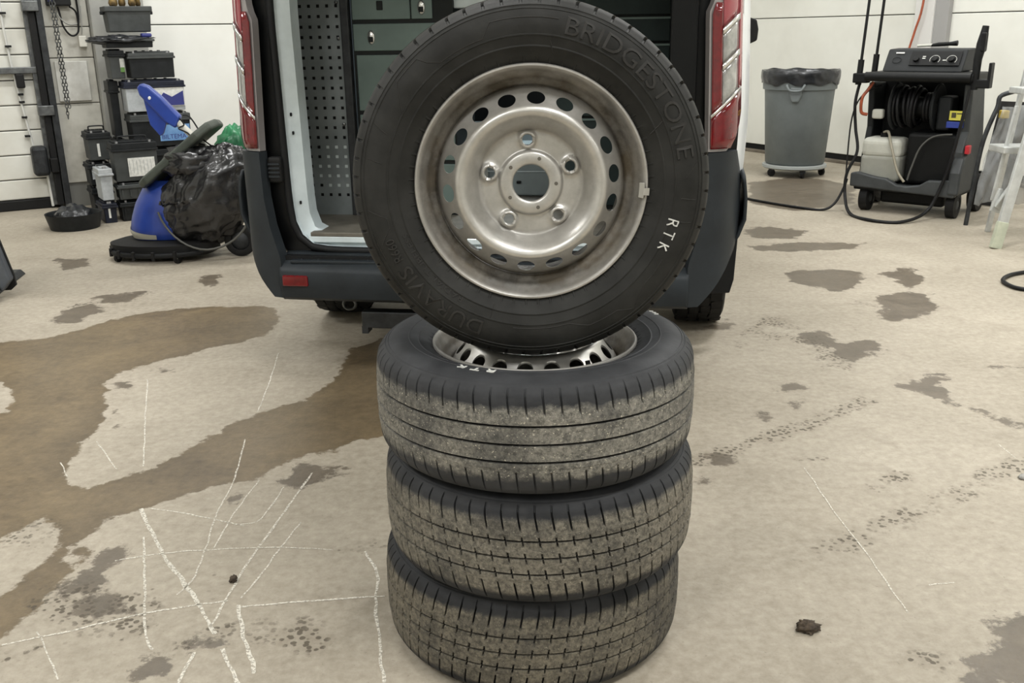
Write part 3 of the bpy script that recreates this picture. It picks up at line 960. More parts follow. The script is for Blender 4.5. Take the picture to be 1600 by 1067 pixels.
m_ty1 = tyre_material('rubber_standing', .35, (70, 68, 62), (88, 84, 76), .15, (30, 30, 28), 0.)
m_ty2 = tyre_material('rubber_gritty', .95, (92, 92, 88), (124, 121, 113), 1., (46, 47, 49), 3.1, shoulder=.317)
m_ty3 = tyre_material('rubber_dusty', .85, (92, 90, 83), (119, 114, 103), .35, (40, 41, 43), 7.7, shoulder=.327)
m_ty4 = tyre_material('rubber_dusty_dark', .8, (88, 85, 77), (114, 108, 95), .3, (38, 39, 41), 11.3, shoulder=.327)
HW = .1215
GR = 'used van wheels piled up for sale'
wheels = []
for i, (x, y, rz, label, mt, kw) in enumerate([
        (.040, 2.027, 1.1, 'used wheel lying flat on the floor at the bottom of the stack', m_ty4, dict(slant=.5, phase=.3)),
        (.0566, 1.993, 2.3, 'used wheel lying in the middle of the stack of three', m_ty3, dict(slant=-.5, phase=.1)),
        (.049, 1.987, .0, 'gritty used wheel lying topmost of the flat stack under the upright wheel', m_ty2, dict(slant=-.3, sdepth=.005, gw=.0030, slots=(True, False)))]):
    t = thing('wheel', label, 'wheel', (x, y, HW + i * 2 * HW), rz, GR)
    ty = make_tyre(mt, t, **kw)
    rim, disc = make_rim(t, .2)
    wheels.append((t, ty, rim, disc))
t, ty, rim, disc = wheels[2]
paint_strokes(ty, 'RTK', .276, .017, R(-107.5), .0215, wd=.0036)
add_valve(rim, R(-52))
mb = MB()
for k, (da, dr) in enumerate(((0, 0), (.06, -.005), (.12, -.010))):
    a = R(28.6) - da
    r = .312 + dr
    mb.cbox((r * math.cos(a), r * math.sin(a), side_z(r) + .0006), (.010, .006, .0016))
mb.build('paint_mark', m_paint, ty)

LEAN = R(3.0)
t = thing('wheel', 'used steel wheel standing upright on top of the tyre stack', 'wheel', (.041, 1.921, 1.062), 0, GR)
t.rotation_euler = (math.pi / 2 - LEAN, 0, 0)
ty = make_tyre(m_ty1, t, pitches=60, slant=.9, sdepth=.009, phase=.02, sw=.12)
rim, disc = make_rim(t, math.pi / 2 - R(4) - math.pi / 18)
arc_text('BRIDGESTONE', .276, .032, R(77), R(9), m_letter, ty, 'raised_lettering')
arc_text('DURAVIS', .277, .030, R(250), R(212), m_letter, ty, 'raised_lettering')
arc_text('R660', .280, .018, R(209), R(200), m_letter, ty, 'raised_lettering')
arc_text('RADIAL TUBELESS', .252, .010, R(238), R(200), m_letter, ty, 'raised_lettering', .0014)
sidewall_lines(ty)
paint_strokes(ty, 'RTK', .277, .020, R(-14.5), .0165, wd=.0024)
# five dimples and the clip-on balance weight
m_dimple = mat('dimple_dark', (84, 80, 72), .6)
for k in range(5):
    a = R(70) - k * 2 * math.pi / 5
    mb = MB()
    mb.lathe([(.0001, .0006), (.0034, .0006), (.0040, -.001)], 12, tr(.0485 * math.cos(a), .0485 * math.sin(a), .076))
    mb.build('centring_dimple', m_dimple, disc, smooth=50)
m_weight = mat('weight_grey', (168, 166, 158), .5, .3)
mb = MB()
def wpos(r, a, z): return (r * math.cos(a), r * math.sin(a), z)
vs, fs = [], []
for k in range(7):
    a = R(1 - k * 1.3 + -1)
    vs += [wpos(.2155, a, .1075), wpos(.2070, a, .0985), wpos(.2040, a, .103), wpos(.2125, a, .1125)]
    if k:
        b0, b1 = 4 * k - 4, 4 * k
        fs += [(b0 + q, b0 + (q + 1) % 4, b1 + (q + 1) % 4, b1 + q) for q in range(4)]
fs += [(0, 1, 2, 3), (27, 26, 25, 24)]
wgt = mb.add(vs, fs).build('balance_weight', m_weight, rim, bevel=.001)
vs, fs = [], []
for k in range(4):
    a = R(-2.5 - k * 1.2)
    vs += [wpos(.2115, a, .1135), wpos(.2225, a, .1075), wpos(.2235, a, .1085), wpos(.213, a, .1145)]
    if k:
        b0, b1 = 4 * k - 4, 4 * k
        fs += [(b0 + q, b0 + (q + 1) % 4, b1 + (q + 1) % 4, b1 + q) for q in range(4)]
fs += [(0, 1, 2, 3), (15, 14, 13, 12)]
MB().add(vs, fs).build('weight_clip', m_weight, rim)
# ------------------------------------------------------------------ the van
VAN_YAW = R(8.5)
van = thing('van', 'white cargo van with its tailgate open behind the tyre stack', 'van', (-.115, 3.627, 0), -VAN_YAW)
m_vwhite = mat('van_white', (226, 230, 232), .3, coat=.5)
m_vframe = mat('van_frame_white', (214, 226, 230), .35, col2=(196, 208, 212), scale=8, coat=.3)
m_vblack = mat('van_black', (14, 16, 17), .4, col2=(9, 10, 11), scale=5)
m_bump = mat('bumper_charcoal', (44, 49, 53), .5, col2=(37, 41, 44), scale=6, bump=.08, bscale=300)
m_seal = mat('door_seal', (24, 25, 26), .55)
m_red = mat('lens_red', (112, 5, 16), .12, coat=.5, col2=(88, 3, 12), scale=30)
m_pink = mat('lens_smoked_red', (148, 62, 70), .15, coat=.8)
m_clear = mat('lens_clear', (176, 176, 172), .15, .25, coat=.8, col2=(140, 140, 138), scale=25)
m_chrome = mat('lens_chrome', (222, 222, 220), .18, .85)
m_lens_edge = mat('lens_edge_grey', (150, 146, 146), .2, .3, coat=.6)

def mirror(prof):
    """half profile (x>=0) listed bottom-centre .. top-centre -> closed loop"""
    return prof + [(-x, z) for x, z in prof[::-1] if x > 1e-6]
def resample(prof, n):
    P = [Vector((x, z, 0)) for x, z in prof]
    P = smooth_path(P, 8)
    d = [0]
    for a, b in zip(P[:-1], P[1:]):
        d.append(d[-1] + (b - a).length)
    out = []
    for k in range(n):
        t = d[-1] * k / (n - 1)
        i = max(j for j in range(len(d)) if d[j] <= t + 1e-9)
        i = min(i, len(P) - 2)
        f = (t - d[i]) / max(d[i + 1] - d[i], 1e-9)
        q = P[i].lerp(P[i + 1], f)
        out.append((q.x, q.y))
    return out
NB = 44
OUT = resample([(0, .50), (.45, .50), (.80, .505), (.895, .54), (.935, .62), (.952, .80), (.962, 1.0), (.958, 1.2), (.942, 1.5), (.905, 1.75), (.84, 1.89), (.70, 1.955), (.4, 1.975), (0, 1.98)], NB)
SEA = resample([(0, .515), (.45, .515), (.64, .52), (.715, .545), (.757, .61), (.770, .72), (.775, .9), (.780, 1.2), (.782, 1.47), (.765, 1.68), (.71, 1.79), (.58, 1.835), (.35, 1.85), (0, 1.855)], NB)
FR0 = resample([(0, .545), (.45, .545), (.63, .55), (.70, .57), (.745, .63), (.758, .72), (.762, .9), (.766, 1.2), (.768, 1.47), (.752, 1.66), (.70, 1.77), (.57, 1.815), (.35, 1.83), (0, 1.835)], NB)
FR1 = resample([(0, .583), (.45, .583), (.62, .588), (.675, .605), (.700, .66), (.706, .75), (.709, .9), (.714, 1.2), (.716, 1.47), (.70, 1.63), (.65, 1.73), (.53, 1.77), (.33, 1.785), (0, 1.79)], NB)
FR2 = [(x * 1.0, z) for x, z in FR1]
def loop3(half, y): return [(x, y, z) for x, z in mirror(half)]
def bridge(mb, loops, closed=True):
    n = len(loops[0])
    vs = [p for l in loops for p in l]
    fs = []
    for k in range(len(loops) - 1):
        for i in range(n if closed else n - 1):
            j = (i + 1) % n
            fs.append((k * n + i, k * n + j, (k + 1) * n + j, (k + 1) * n + i))
    return mb.add(vs, fs)
def scaled(half, fx, fz, z0=.5): return [(x * fx, z0 + (z - z0) * fz) for x, z in half]
# outer skin, tail to nose
loops = [loop3(scaled(OUT, .99, 1), .085), loop3(OUT, .11), loop3(scaled(OUT, 1.033, 1), .2), loop3(scaled(OUT, 1.045, 1), .5), loop3(scaled(OUT, 1.05, 1), 1.2), loop3(scaled(OUT, 1.05, 1), 3.2), loop3(scaled(OUT, 1.03, .97), 3.6), loop3(scaled(OUT, .98, .62), 4.25), loop3(scaled(OUT, .93, .45), 4.75), loop3(scaled(OUT, .85, .32), 4.9)]
mb = bridge(MB(), loops)
mb.f.append(tuple(range(len(loops[0]) * 9, len(loops[0]) * 10)))
shell = mb.build('body_shell', m_vwhite, van, smooth=40)
# windscreen and side glass
m_glassdark = mat('dark_glass', (14, 18, 20), .08, coat=.5)
mb = MB()
mb.add([(-.80, 3.64, 1.86), (.80, 3.64, 1.86), (.88, 4.22, 1.46), (-.88, 4.22, 1.46)], [(0, 1, 2, 3)])
ws = mb.build('windscreen', m_glassdark, van, solid=.01)
ws.location = (0, .02, .035)
# rear panel around the opening: black pillars
bridge(MB(), [loop3(scaled(OUT, .99, 1), .085), loop3(scaled(OUT, .90, .99), .03), loop3(resample(SEA, NB), .035)]).build('rear_pillar_trim', m_vblack, van, smooth=40)
# rubber seal, painted aperture flange
mid = [((a[0] + b[0]) / 2, (a[1] + b[1]) / 2) for a, b in zip(SEA, FR0)]
MB().tube(loop3(mid, .028), .0155, 8, closed=True).build('door_seal', m_seal, van, smooth=60)
bridge(MB(), [loop3(FR0, .025), loop3(FR0, .05), loop3([((a[0] + b[0]) / 2, (a[1] + b[1]) / 2) for a, b in zip(FR0, FR1)], .058), loop3(FR1, .075), loop3(FR1, .16)]).build('door_frame', m_vframe, van, smooth=50)
fr = bpy.data.objects['door_frame']
for x, z in ((-.738, 1.055), (-.735, .985), (-.728, .715)):
    MB().cbox((x, .054, z), (.008, .010, .014)).build('fixing_hole', m_vblack, fr, bevel=.003)
MB().box((.695, .0, .62), (.79, .03, 1.76)).build('pillar_cover', m_vblack, van, bevel=.006)
# roof lamp of the cargo room
l = bpy.data.lights.new('cargo_lamp', 'AREA')
l.size = .5
l.energy = 14
l.color = (.9, .98, 1)
lo_ = bpy.data.objects.new('cargo_lamp', l)
lo_.location = (-.115 + .2, 3.627 + 1.35, 1.79)
COL.objects.link(lo_)
# cargo room lining
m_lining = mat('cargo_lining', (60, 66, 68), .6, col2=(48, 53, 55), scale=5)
m_ply = mat('cargo_floor_board', (118, 114, 104), .55, col2=(84, 80, 72), scale=9, lo=.3, hi=.7)
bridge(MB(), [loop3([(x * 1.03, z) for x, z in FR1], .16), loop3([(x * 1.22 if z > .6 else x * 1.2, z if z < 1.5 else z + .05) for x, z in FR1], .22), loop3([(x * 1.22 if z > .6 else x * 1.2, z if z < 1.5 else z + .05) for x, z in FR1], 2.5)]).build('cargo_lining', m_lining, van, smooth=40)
MB().prism([(-.69, .03), (.69, .03), (.69, .17), (.855, .2), (.855, 2.46), (-.855, 2.46), (-.855, .2), (-.69, .17)], .583, .601).build('floor_board', m_ply, van, bevel=.004)
# lighter ply edge with dips over the tie-down slots
m_bulk = mat('bulkhead_grey_blue', (150, 162, 164), .5, col2=(132, 143, 145), scale=4)
bk = MB().box((-.855, 2.465, .602), (.855, 2.5, .82)).build('bulkhead', m_bulk, van)
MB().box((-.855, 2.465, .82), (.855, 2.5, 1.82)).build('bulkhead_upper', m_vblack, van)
bx_ = MB().box((-.13, .95, .602), (.17, 1.55, .80)).build('tool_case', m_bulk, van, bevel=.01)
MB().box((-.13, .944, .716), (.17, .952, .721)).build('lid_seam', m_vframe, bx_)
MB().cbox((.02, .945, .668), (.022, .014, .012)).build('case_latch', m_vblack, bx_, bevel=.003)

# perforated end panel with its square holes
PY = .42
m_perf = mat('perforated_steel', (130, 137, 138), .45, .1, col2=(110, 117, 118), scale=6)
pp = MB().box((-.885, PY, .60), (-.60, PY + .02, 1.74)).build('perforated_panel', m_perf, van)
m_hole = mat('panel_hole', (8, 9, 9), .8)
hm = bpy.data.meshes.new('hole')
hb = MB().box((-.006, -.0012, -.006), (.006, .004, .006))
hm.from_pydata(hb.v, [], hb.f)
hm.materials.append(m_hole)
m_hole2 = mat('panel_hole_light', (186, 196, 196), .5)
hm2 = hm.copy()
hm2.materials.clear()
hm2.materials.append(m_hole2)
kk = 0
for i in range(6):
    for j in range(26):
        x, z = -.842 + i * .0385, 1.70 - j * .0405
        light = (j >= 20 and i >= 3 and j <= 24) or (j in (22, 23) and i == 2)
        o = bpy.data.objects.new('square_hole', hm2 if light else hm)
        COL.objects.link(o)
        o.parent = pp
        o.location = (x, PY, z)
MB().box((-.632, PY - .012, .60), (-.598, PY + .03, 1.74)).build('panel_post', m_darksteel, van, bevel=.004)
for z in (1.47, 1.33, .985):
    MB().lathe([(.0001, .008), (.006, .006), (.008, 0)], 12, tr(-.648, PY, z) @ rotx(math.pi / 2)).build('screw', m_steel, pp, smooth=50)
# drawer cabinet, green-grey
m_cab = mat('cabinet_green_grey', (100, 118, 114), .45, .05, col2=(88, 105, 101), scale=5)
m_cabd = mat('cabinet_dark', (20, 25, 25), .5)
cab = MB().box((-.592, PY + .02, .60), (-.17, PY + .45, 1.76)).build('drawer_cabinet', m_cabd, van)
def latch(parent, x, z, y):
    l = MB().lathe([(.0001, .010), (.012, .009), (.0165, .004), (.017, 0)], 20, tr(x, y, z) @ Matrix.Diagonal((1, 1, 1.75, 1)) @ rotx(math.pi / 2)).build('latch', m_chrome, parent, smooth=50)
    MB().cbox((x, y - .009, z - .008), (.020, .006, .022)).build('latch_recess', m_cabd, l, bevel=.003)
CY = PY + .012
rows = [(1.62, 1.75, [(-.588, -.175)]), (1.397, 1.614, [(-.588, -.345), (-.340, -.253)]), (1.275, 1.389, [(-.588, -.175)]), (1.035, 1.267, [(-.580, -.175)]), (.83, 1.027, [(-.58, -.175)]), (.62, .822, [(-.58, -.175)])]
for z0, z1, xs in rows:
    for x0, x1 in xs:
        d = MB().box((x0, CY, z0 + .004), (x1, CY + .018, z1 - .004)).build('drawer', m_cab, cab, bevel=.003)
        if z0 == 1.397 and x0 < -.5:
            MB().cbox((-.47, CY - .001, 1.455), (.026, .006, .036)).build('latch_recess', m_cabd, d, bevel=.003)
        else:
            latch(d, (x0 + x1) / 2 - (.09 if x1 > -.2 else .0) - (.04 if x1 > -.2 and z0 == 1.275 else 0), (z0 + z1) / 2 if z0 != 1.397 else 1.445, CY)
# pale box on the cabinet's right
MB().box((-.235, PY + .05, 1.44), (-.02, PY + .40, 1.60)).build('storage_case', m_vframe, van, bevel=.006)
# right-hand shelving, dark
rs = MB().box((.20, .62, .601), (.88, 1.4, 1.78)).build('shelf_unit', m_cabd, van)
m_shelf = mat('shelf_teal', (40, 52, 52), .45, .2, col2=(32, 42, 42), scale=6)
for z0, z1 in ((1.50, 1.60), (1.405, 1.49), (1.30, 1.395), (1.16, 1.29), (1.0, 1.15), (.62, .99)):
    s_ = MB().box((.21, .605, z0), (.70, .63, z1)).build('shelf_bin', m_shelf, rs, bevel=.003)
    MB().box((.21, .598, z1 - .008), (.70, .608, z1)).build('bin_edge', m_cab, s_)
MB().box((.70, .55, .60), (.73, .63, 1.76)).build('shelf_post', m_vblack, rs, bevel=.003)

# ---- wrapped corner surfaces (lamps, bumper corners) share one plan curve
def cpos(u, z, side, off=0.):
    """u 0 at the inner edge of the lamp, 1 at the body side"""
    x = .838 + .122 * u
    y = -.035 + .035 * u + .10 * max(u, 0) ** 3
    lean = -(z - 1.0) * .035 if z > 1 else 0
    return (side * (x + lean + off * .6 * u), y - off * (1 - .5 * u), z)
def patch(mb, zs, uin, uout, side, off=0., nu=6, th=.03):
    """strip between the curves uin(z) and uout(z), with a back at depth th"""
    front, back = [], []
    for z in zs:
        a, b = uin(z), uout(z)
        front.append([cpos(a + (b - a) * k / nu, z, side, off) for k in range(nu + 1)])
    for row in front:
        back.append([(p[0] - side * .012, p[1] + th, p[2]) for p in row])
    n = nu + 1
    vs = [p for r in front for p in r] + [p for r in back for p in r]
    o = len(front) * n
    fs = []
    for i in range(len(zs) - 1):
        for k in range(nu):
            fs.append((i * n + k, i * n + k + 1, (i + 1) * n + k + 1, (i + 1) * n + k))
        fs.append((i * n, (i + 1) * n, o + (i + 1) * n, o + i * n))
        fs.append((i * n + nu, o + i * n + nu, o + (i + 1) * n + nu, (i + 1) * n + nu))
    for k in range(nu):
        fs.append((k, o + k, o + k + 1, k + 1))
        q = (len(zs) - 1) * n
        fs.append((q + k, q + k + 1, o + q + k + 1, o + q + k))
    return mb.add(vs, fs)
def lerp_tab(tab):
    def f(z):
        if z <= tab[0][0]:
            return tab[0][1]
        for (z0, v0), (z1, v1) in zip(tab[:-1], tab[1:]):
            if z <= z1:
                return v0 + (v1 - v0) * (z - z0) / (z1 - z0)
        return tab[-1][1]
    return f
def zr(a, b, n=8): return [a + (b - a) * k / n for k in range(n + 1)]
u_in = lerp_tab([(.92, .02), (1.0, .0), (1.40, .0), (1.44, .16), (1.50, .22), (1.72, .30)])
u_out = lerp_tab([(.92, .50), (.935, .68), (.97, .84), (1.05, 1.0), (1.1, 1.04), (1.5, 1.04), (1.68, .9), (1.74, .6)])
for side in (-1, 1):
    L_ = patch(MB(), zr(.925, 1.72, 30), u_in, u_out, side, 0.).build('tail_lamp', m_lens_edge, van, smooth=40)
    L_['label'] = 'red and clear tail lamp on the ' + ('right' if side > 0 else 'left') + ' of the open tailgate'
    dz = lambda u: .10 * u                      # the lens divisions rise outwards
    ui = lambda z: u_in(z) + .10
    us = lambda z: u_in(z) + .36
    uo = lambda z: min(u_out(z), .93)
    # lower red block under the slanted line
    def slab(zlo, zhi, u0, u1, m, nm, off, n=5):
        """region between two slanted lines; zlo/zhi are heights at u=0"""
        mb = MB()
        vs, fs = [], []
        nu, nz = 6, n
        for i in range(nz + 1):
            for k in range(nu + 1):
                u = u0 + (u1 - u0) * k / nu
                z = zlo(u) + (zhi(u) - zlo(u)) * i / nz
                a, b = u_in(z) + .06, min(u_out(z) - .03, .95)
                uu = min(max(u, a), b)
                vs.append(cpos(uu, z, side, off))
        for i in range(nz):
            for k in range(nu):
                q = i * (nu + 1) + k
                fs.append((q, q + 1, q + nu + 2, q + nu + 1))
        n0 = len(vs)
        mb.add(vs, fs)
        return mb.build(nm, m, L_, smooth=40, solid=.004)
    slab(lambda u: .935, lambda u: 1.035 + .11 * u, .06, .95, m_red, 'red_lens', .006)
    slab(lambda u: 1.045 + .11 * u, lambda u: 1.43, .08, .36, m_red, 'red_strip', .006, 10)
    slab(lambda u: 1.045 + .11 * u, lambda u: 1.165 + .11 * u, .38, .84, m_clear, 'clear_lens', .004)
    slab(lambda u: 1.185 + .11 * u, lambda u: 1.285 + .11 * u, .38, .84, m_clear, 'clear_lens', .004)
    slab(lambda u: 1.305 + .11 * u, lambda u: 1.44 + .11 * u, .38, .84, m_pink, 'smoked_lens', .004)
    slab(lambda u: 1.45 + .11 * u, lambda u: 1.66, .25, .84, m_red, 'red_lens', .005)
    slab(lambda u: 1.10 + .05 * u, lambda u: 1.62, .86, .95, m_pink, 'side_strip', .006, 12)
    for z0 in (1.165, 1.285):
        slab(lambda u: z0 + .11 * u, lambda u: z0 + .02 + .11 * u, .36, .84, m_chrome, 'chrome_bar', .012, 1)
    slab(lambda u: 1.035 + .11 * u, lambda u: 1.047 + .11 * u, .06, .92, m_chrome, 'chrome_bar', .009, 1)
    # bumper corner running up to the lamp
    ci = lerp_tab([(.36, -.42), (.46, -.42), (.52, -.40), (.56, -.30), (.64, -.12), (.75, .0), (.92, .02)])
    co_ = lerp_tab([(.355, -.08), (.38, .1), (.43, .42), (.48, .66), (.55, .92), (.60, 1.02), (.70, 1.07), (.80, 1.04), (.86, .97), (.92, .86)])
    bc = patch(MB(), zr(.355, .922, 26), ci, co_, side, .012, nu=12, th=.05).build('bumper_corner', m_bump, van, smooth=50)
    # side of the bumper towards the wheel arch
    mb = MB()
    prof = [(.965, .565), (.985, .60), (1.006, .66), (1.006, .74), (.998, .80), (.985, .835)]
    loops = []
    for y, k in ((.09, 0.), (.25, .012), (.45, .02), (.62, .022)):
        loops.append([(side * (x + k - .012), y, max(z, .565 + max(0, y - .2) * .2)) for x, z in prof])
    vs = [p for l in loops for p in l]
    n = len(prof)
    mb.add(vs, [(i * n + j, i * n + j + 1, (i + 1) * n + j + 1, (i + 1) * n + j) for i in range(3) for j in range(n - 1)])
    mb.build('bumper_side', m_bump, van, smooth=50, solid=.012)
    # bump stop block below the lamp
    v_ = MB().box((side * .80 - .028, -.012, .80), (side * .80 + .028, .03, .90)).build('bump_stop', m_black, van, bevel=.012, segs=3)
    for k in range(4):
        MB().box((side * .80 - .022, -.016, .822 + k * .016), (side * .80 + .022, -.01, .829 + k * .016)).build('rib', m_bump, v_)
# middle of the bumper with its step
sec = [(.05, .525), (.01, .515), (-.045, .487), (-.066, .473), (-.073, .460), (-.070, .40), (-.060, .362), (-.045, .350), (.02, .345), (.08, .36)]
mb = MB()
xs = [-.79, -.78, -.6, -.3, 0, .3, .6, .78, .79]
vs, n = [], len(sec)
for x in xs:
    bow = -.02 * (1 - (x / .79) ** 2)
    vs += [(x, y + bow, z) for y, z in sec]
fs = [(i * n + j, i * n + j + 1, (i + 1) * n + j + 1, (i + 1) * n + j) for i in range(len(xs) - 1) for j in range(n - 1)]
mb.add(vs, fs)
bmp = mb.build('bumper', m_bump, van, smooth=35, solid=.01)
sm = MB().box((-.75, -.055, .492), (.75, .0, .506), rotx(R(0))).build('step_tread', mat('step_black', (38, 43, 47), .4), bmp, bevel=.004)
for k in range(22):
    MB().lathe([(.0001, .003), (.004, .002), (.005, 0)], 8, tr(-.71 + k * .067, -.035, .506)).build('grip_stud', m_bump, sm, smooth=60)
for sx in (-.725, .60):
    rf = MB().box((sx - .052, -.088, .408), (sx + .052, -.06, .452)).build('reflector', m_red, bmp, bevel=.006)
MB().box((-.80, -.03, .497), (.80, .045, .518)).build('sill_gap', m_seal, van)
MB().box((-.70, .03, .560), (.70, .045, .585)).build('sill_lip', m_vframe, van, bevel=.004)
# tow bracket and eye below
tb = MB().box((-.50, .02, .212), (-.20, .08, .282)).build('tow_bar', m_darksteel, van, bevel=.006)
MB().box((-.50, .02, .19), (-.475, .08, .22)).build('bar_end', m_darksteel, tb)
MB().tube([(-.565 + .026 * math.cos(a * .35), .08, .295 + .022 * math.sin(a * .35)) for a in range(18)], .006, 6, closed=True).build('tow_eye', m_steel, van, smooth=60)
MB().box((-.62, .12, .30), (.62, .9, .36)).build('underbody', m_black, van)
MB().lathe([(.12, -.22), (.13, -.2), (.13, .2), (.12, .22)], 20, tr(-.42, .5, .33) @ roty(math.pi / 2), cap=True).build('silencer', m_black, van, smooth=50)
# wheels of the van and mud flaps
m_vtyre = mat('tyre_black', (30, 30, 29), .65, col2=(22, 22, 22), scale=20)
def van_wheel(x, y, blocks=True):
    mb = MB()
    pr_ = [(.20, .095), (.26, .118), (.30, .116), (.325, .104), (.334, .09), (.336, .0), (.334, -.09), (.325, -.104), (.30, -.116), (.26, -.118), (.20, -.095)]
    M0 = tr(x, y, .343) @ roty(math.pi / 2)
    w_ = mb.lathe(pr_, 64, M0).build('wheel_tyre', m_vtyre, van, smooth=40)
    MB().lathe([(.0001, .03), (.15, .02), (.20, .09), (.20, -.09), (.15, -.02), (.0001, -.02)], 40, M0).build('hub', m_steel, w_, smooth=40)
    if blocks:
        bm_ = MB()
        for k in range(40):
            a0 = 2 * math.pi * k / 40
            for row, (z0, z1, da) in enumerate(((-.102, -.052, 0), (-.046, -.004, .07), (.004, .046, .03), (.052, .102, .09))):
                vs = []
                for rr in (.333, .344):
                    for (a, z, sk) in ((0, z0, 0), (.115, z0, .02), (.115, z1, .05), (0, z1, -.03)):
                        aa = a0 + da + a + sk
                        r2 = rr - (.006 if abs(z) > .09 and rr > .34 else 0)
                        vs.append((r2 * math.cos(aa), r2 * math.sin(aa), z + .004 * math.sin(k * 2.4 + row)))
                bm_.add(vs, [(0, 3, 2, 1), (4, 5, 6, 7), (0, 1, 5, 4), (1, 2, 6, 5), (2, 3, 7, 6), (3, 0, 4, 7)], M0)
        ob = bm_.build('tread_blocks', m_vtyre, w_)
        ob['kind'] = 'stuff'
for x in (-.875, .875):
    van_wheel(x, 1.02)
    van_wheel(x, 3.95, False)
    s_ = 1 if x > 0 else -1
    MB().prism([(s_ * .78, .225), (s_ * .995, .24), (s_ * 1.01, .30), (s_ * 1.02, .56), (s_ * .78, .56)], .60, .61, 'y').build('mud_flap', m_seal, van, bevel=.004)
# end cap of the sliding-door rail on the right flank
MB().prism([(.0, 1.285), (.035, 1.30), (.038, 1.34), (.03, 1.375), (.0, 1.385)], .30, .42, 'y', tr(.985, 0, 0)).build('rail_end_cap', m_black, van, bevel=.006)
# open tailgate, lifted out of the picture
tg = MB().add([(-.78, .05, 1.93), (.78, .05, 1.93), (.76, -1.2, 2.28), (-.76, -1.2, 2.28)], [(0, 1, 2, 3)]).build('tailgate', m_vwhite, van, solid=.05)
# ------------------------------------------------------------------ heap of old batteries by the column
m_bb = mat('battery_black', (34, 36, 37), .5, col2=(24, 26, 27), scale=14)
m_bg = mat('battery_charcoal', (62, 65, 64), .55, col2=(48, 51, 50), scale=10)
m_bl = mat('battery_light_grey', (176, 180, 182), .5, col2=(150, 154, 156), scale=12)
m_bnavy = mat('battery_navy', (34, 38, 52), .5, col2=(26, 28, 36), scale=12)
m_lab_w = mat('label_white', (222, 222, 216), .5, col2=(196, 196, 190), scale=40)
m_lab_b = mat('label_blue', (112, 152, 196), .45, col2=(90, 130, 178), scale=12)
m_lab_db = mat('label_dark_blue', (46, 52, 116), .45)
m_lab_g = mat('label_green', (90, 130, 62), .5)
m_lead = mat('terminal_lead', (150, 150, 150), .5, .6)
GB = 'old batteries heaped by the garage door'
def battery(label, s, off, z, w, d, h, body=m_bb, lid=None, handle=False, name='battery', terms=True, rot=0., ribs=False, lean=0.):
    """s, off: front-left corner in wall coordinates; w along the wall, d towards the wall"""
    p = wl(s + w / 2, off - d / 2, z)
    t = thing(name, label, 'battery', p, ROOM + rot, GB)
    if lean:
        t.rotation_euler = (0, lean, ROOM + rot)
    lid = lid or body
    w2, d2 = w / 2, d / 2
    lh = h * .2
    MB().frustum((-w2 + .006, -d2 + .006, 0), (w2 - .006, d2 - .006, h - lh), .004, .004).build('case', body, t, bevel=.006)
    l = MB().box((-w2, -d2, h - lh), (w2, d2, h - .012)).box((-w2 + .02, -d2 + .05, h - .013), (w2 - .02, d2 - .02, h)).build('lid', lid, t, bevel=.005)
    MB().box((-w2 - .006, -d2 - .006, h - lh - .014), (w2 + .006, d2 + .006, h - lh + .002)).build('rim', lid, t, bevel=.003)
    if terms:
        for x in (-w2 + .045, w2 - .045):
            MB().lathe([(.010, 0), (.009, .016), (.0001, .017)], 12, tr(x, -d2 + .03, h - .013)).build('terminal', m_lead, l, smooth=40)
        for k in range(4):
            x = -w2 * .5 + w * .5 * k / 3
            MB().lathe([(.013, 0), (.012, .006), (.0001, .007)], 12, tr(x, d2 * .2, h)).build('cap', m_bb, l, smooth=40)
    if ribs:
        for k in range(5):
            x = -w2 + .03 + (w - .06) * k / 4
            MB().box((x - .005, -d2 - .002, .02), (x + .005, -d2 + .01, h - lh - .02)).build('rib', body, t)
    if handle:
        mb = MB()
        for y in (-d2 * .3,):
            mb.tube(smooth_path([(-w2 * .62, y, h - .02), (-w2 * .62, y, h + .02), (-w2 * .5, y, h + .034), (w2 * .5, y, h + .034), (w2 * .62, y, h + .02), (w2 * .62, y, h - .02)], 4), .006, 6)
        mb.build('handle', m_bb, t, smooth=60)
    return t
def front_label(t, x0, x1, z0, z1, d, m, name='label', lift=.0):
    return MB().box((x0, -d / 2 + .002 - lift, z0), (x1, -d / 2 + .008, z1)).build(name, m, t)
def label_text(o, txt, x, z, size, y, m):
    vs, fs = text_verts(txt, size, .0005)
    return MB().add([(x + a, y - c, z + b) for a, b, c in vs], fs).build('label_print', m, o)
# bottom row
t = battery('dark battery on the floor under the white-labelled battery', .79, .98, 0, .30, .20, .155, m_bb, ribs=True)
t = battery('ribbed black battery second from the floor in the front pile', .79, .98, .166, .30, .20, .122, m_bg, ribs=True)
t = battery('navy battery on the floor at the left of the heap', .655, .99, 0, .105, .26, .160, m_bnavy, rot=.05)
front_label(t, -.015, .0, .04, .12, .26, m_lab_w)
t = battery('light grey battery standing on the navy one', .663, .98, .172, .10, .24, .25, m_bl, rot=.03)
t = battery('black battery with a big white label in front of the heap', .785, .96, .30, .33, .22, .30, m_bg, m_bb, handle=True)
front_label(t, -.06, .135, .035, .175, .22, m_lab_w)
for k in range(7):
    MB().box((-.05 + k * .026, -.1095 - .001, .05 + (k % 2) * .01), (-.048 + k * .026, -.107, .16)).build('label_line', m_bl, t)
# left rear pile
t = battery('black battery under the handled battery by the column', .655, .54, .0, .16, .28, .222, m_bb)
t = battery('black battery with a small grey label below the handled one', .65, .55, .235, .17, .28, .18, m_bb)
front_label(t, -.06, .0, .05, .13, .28, m_bl)
t = battery('black battery with a raised carrying handle topmost at the left', .67, .55, .43, .18, .28, .225, m_bg, m_bb, handle=True)
front_label(t, -.02, -.002, .03, .13, .28, m_lab_w)
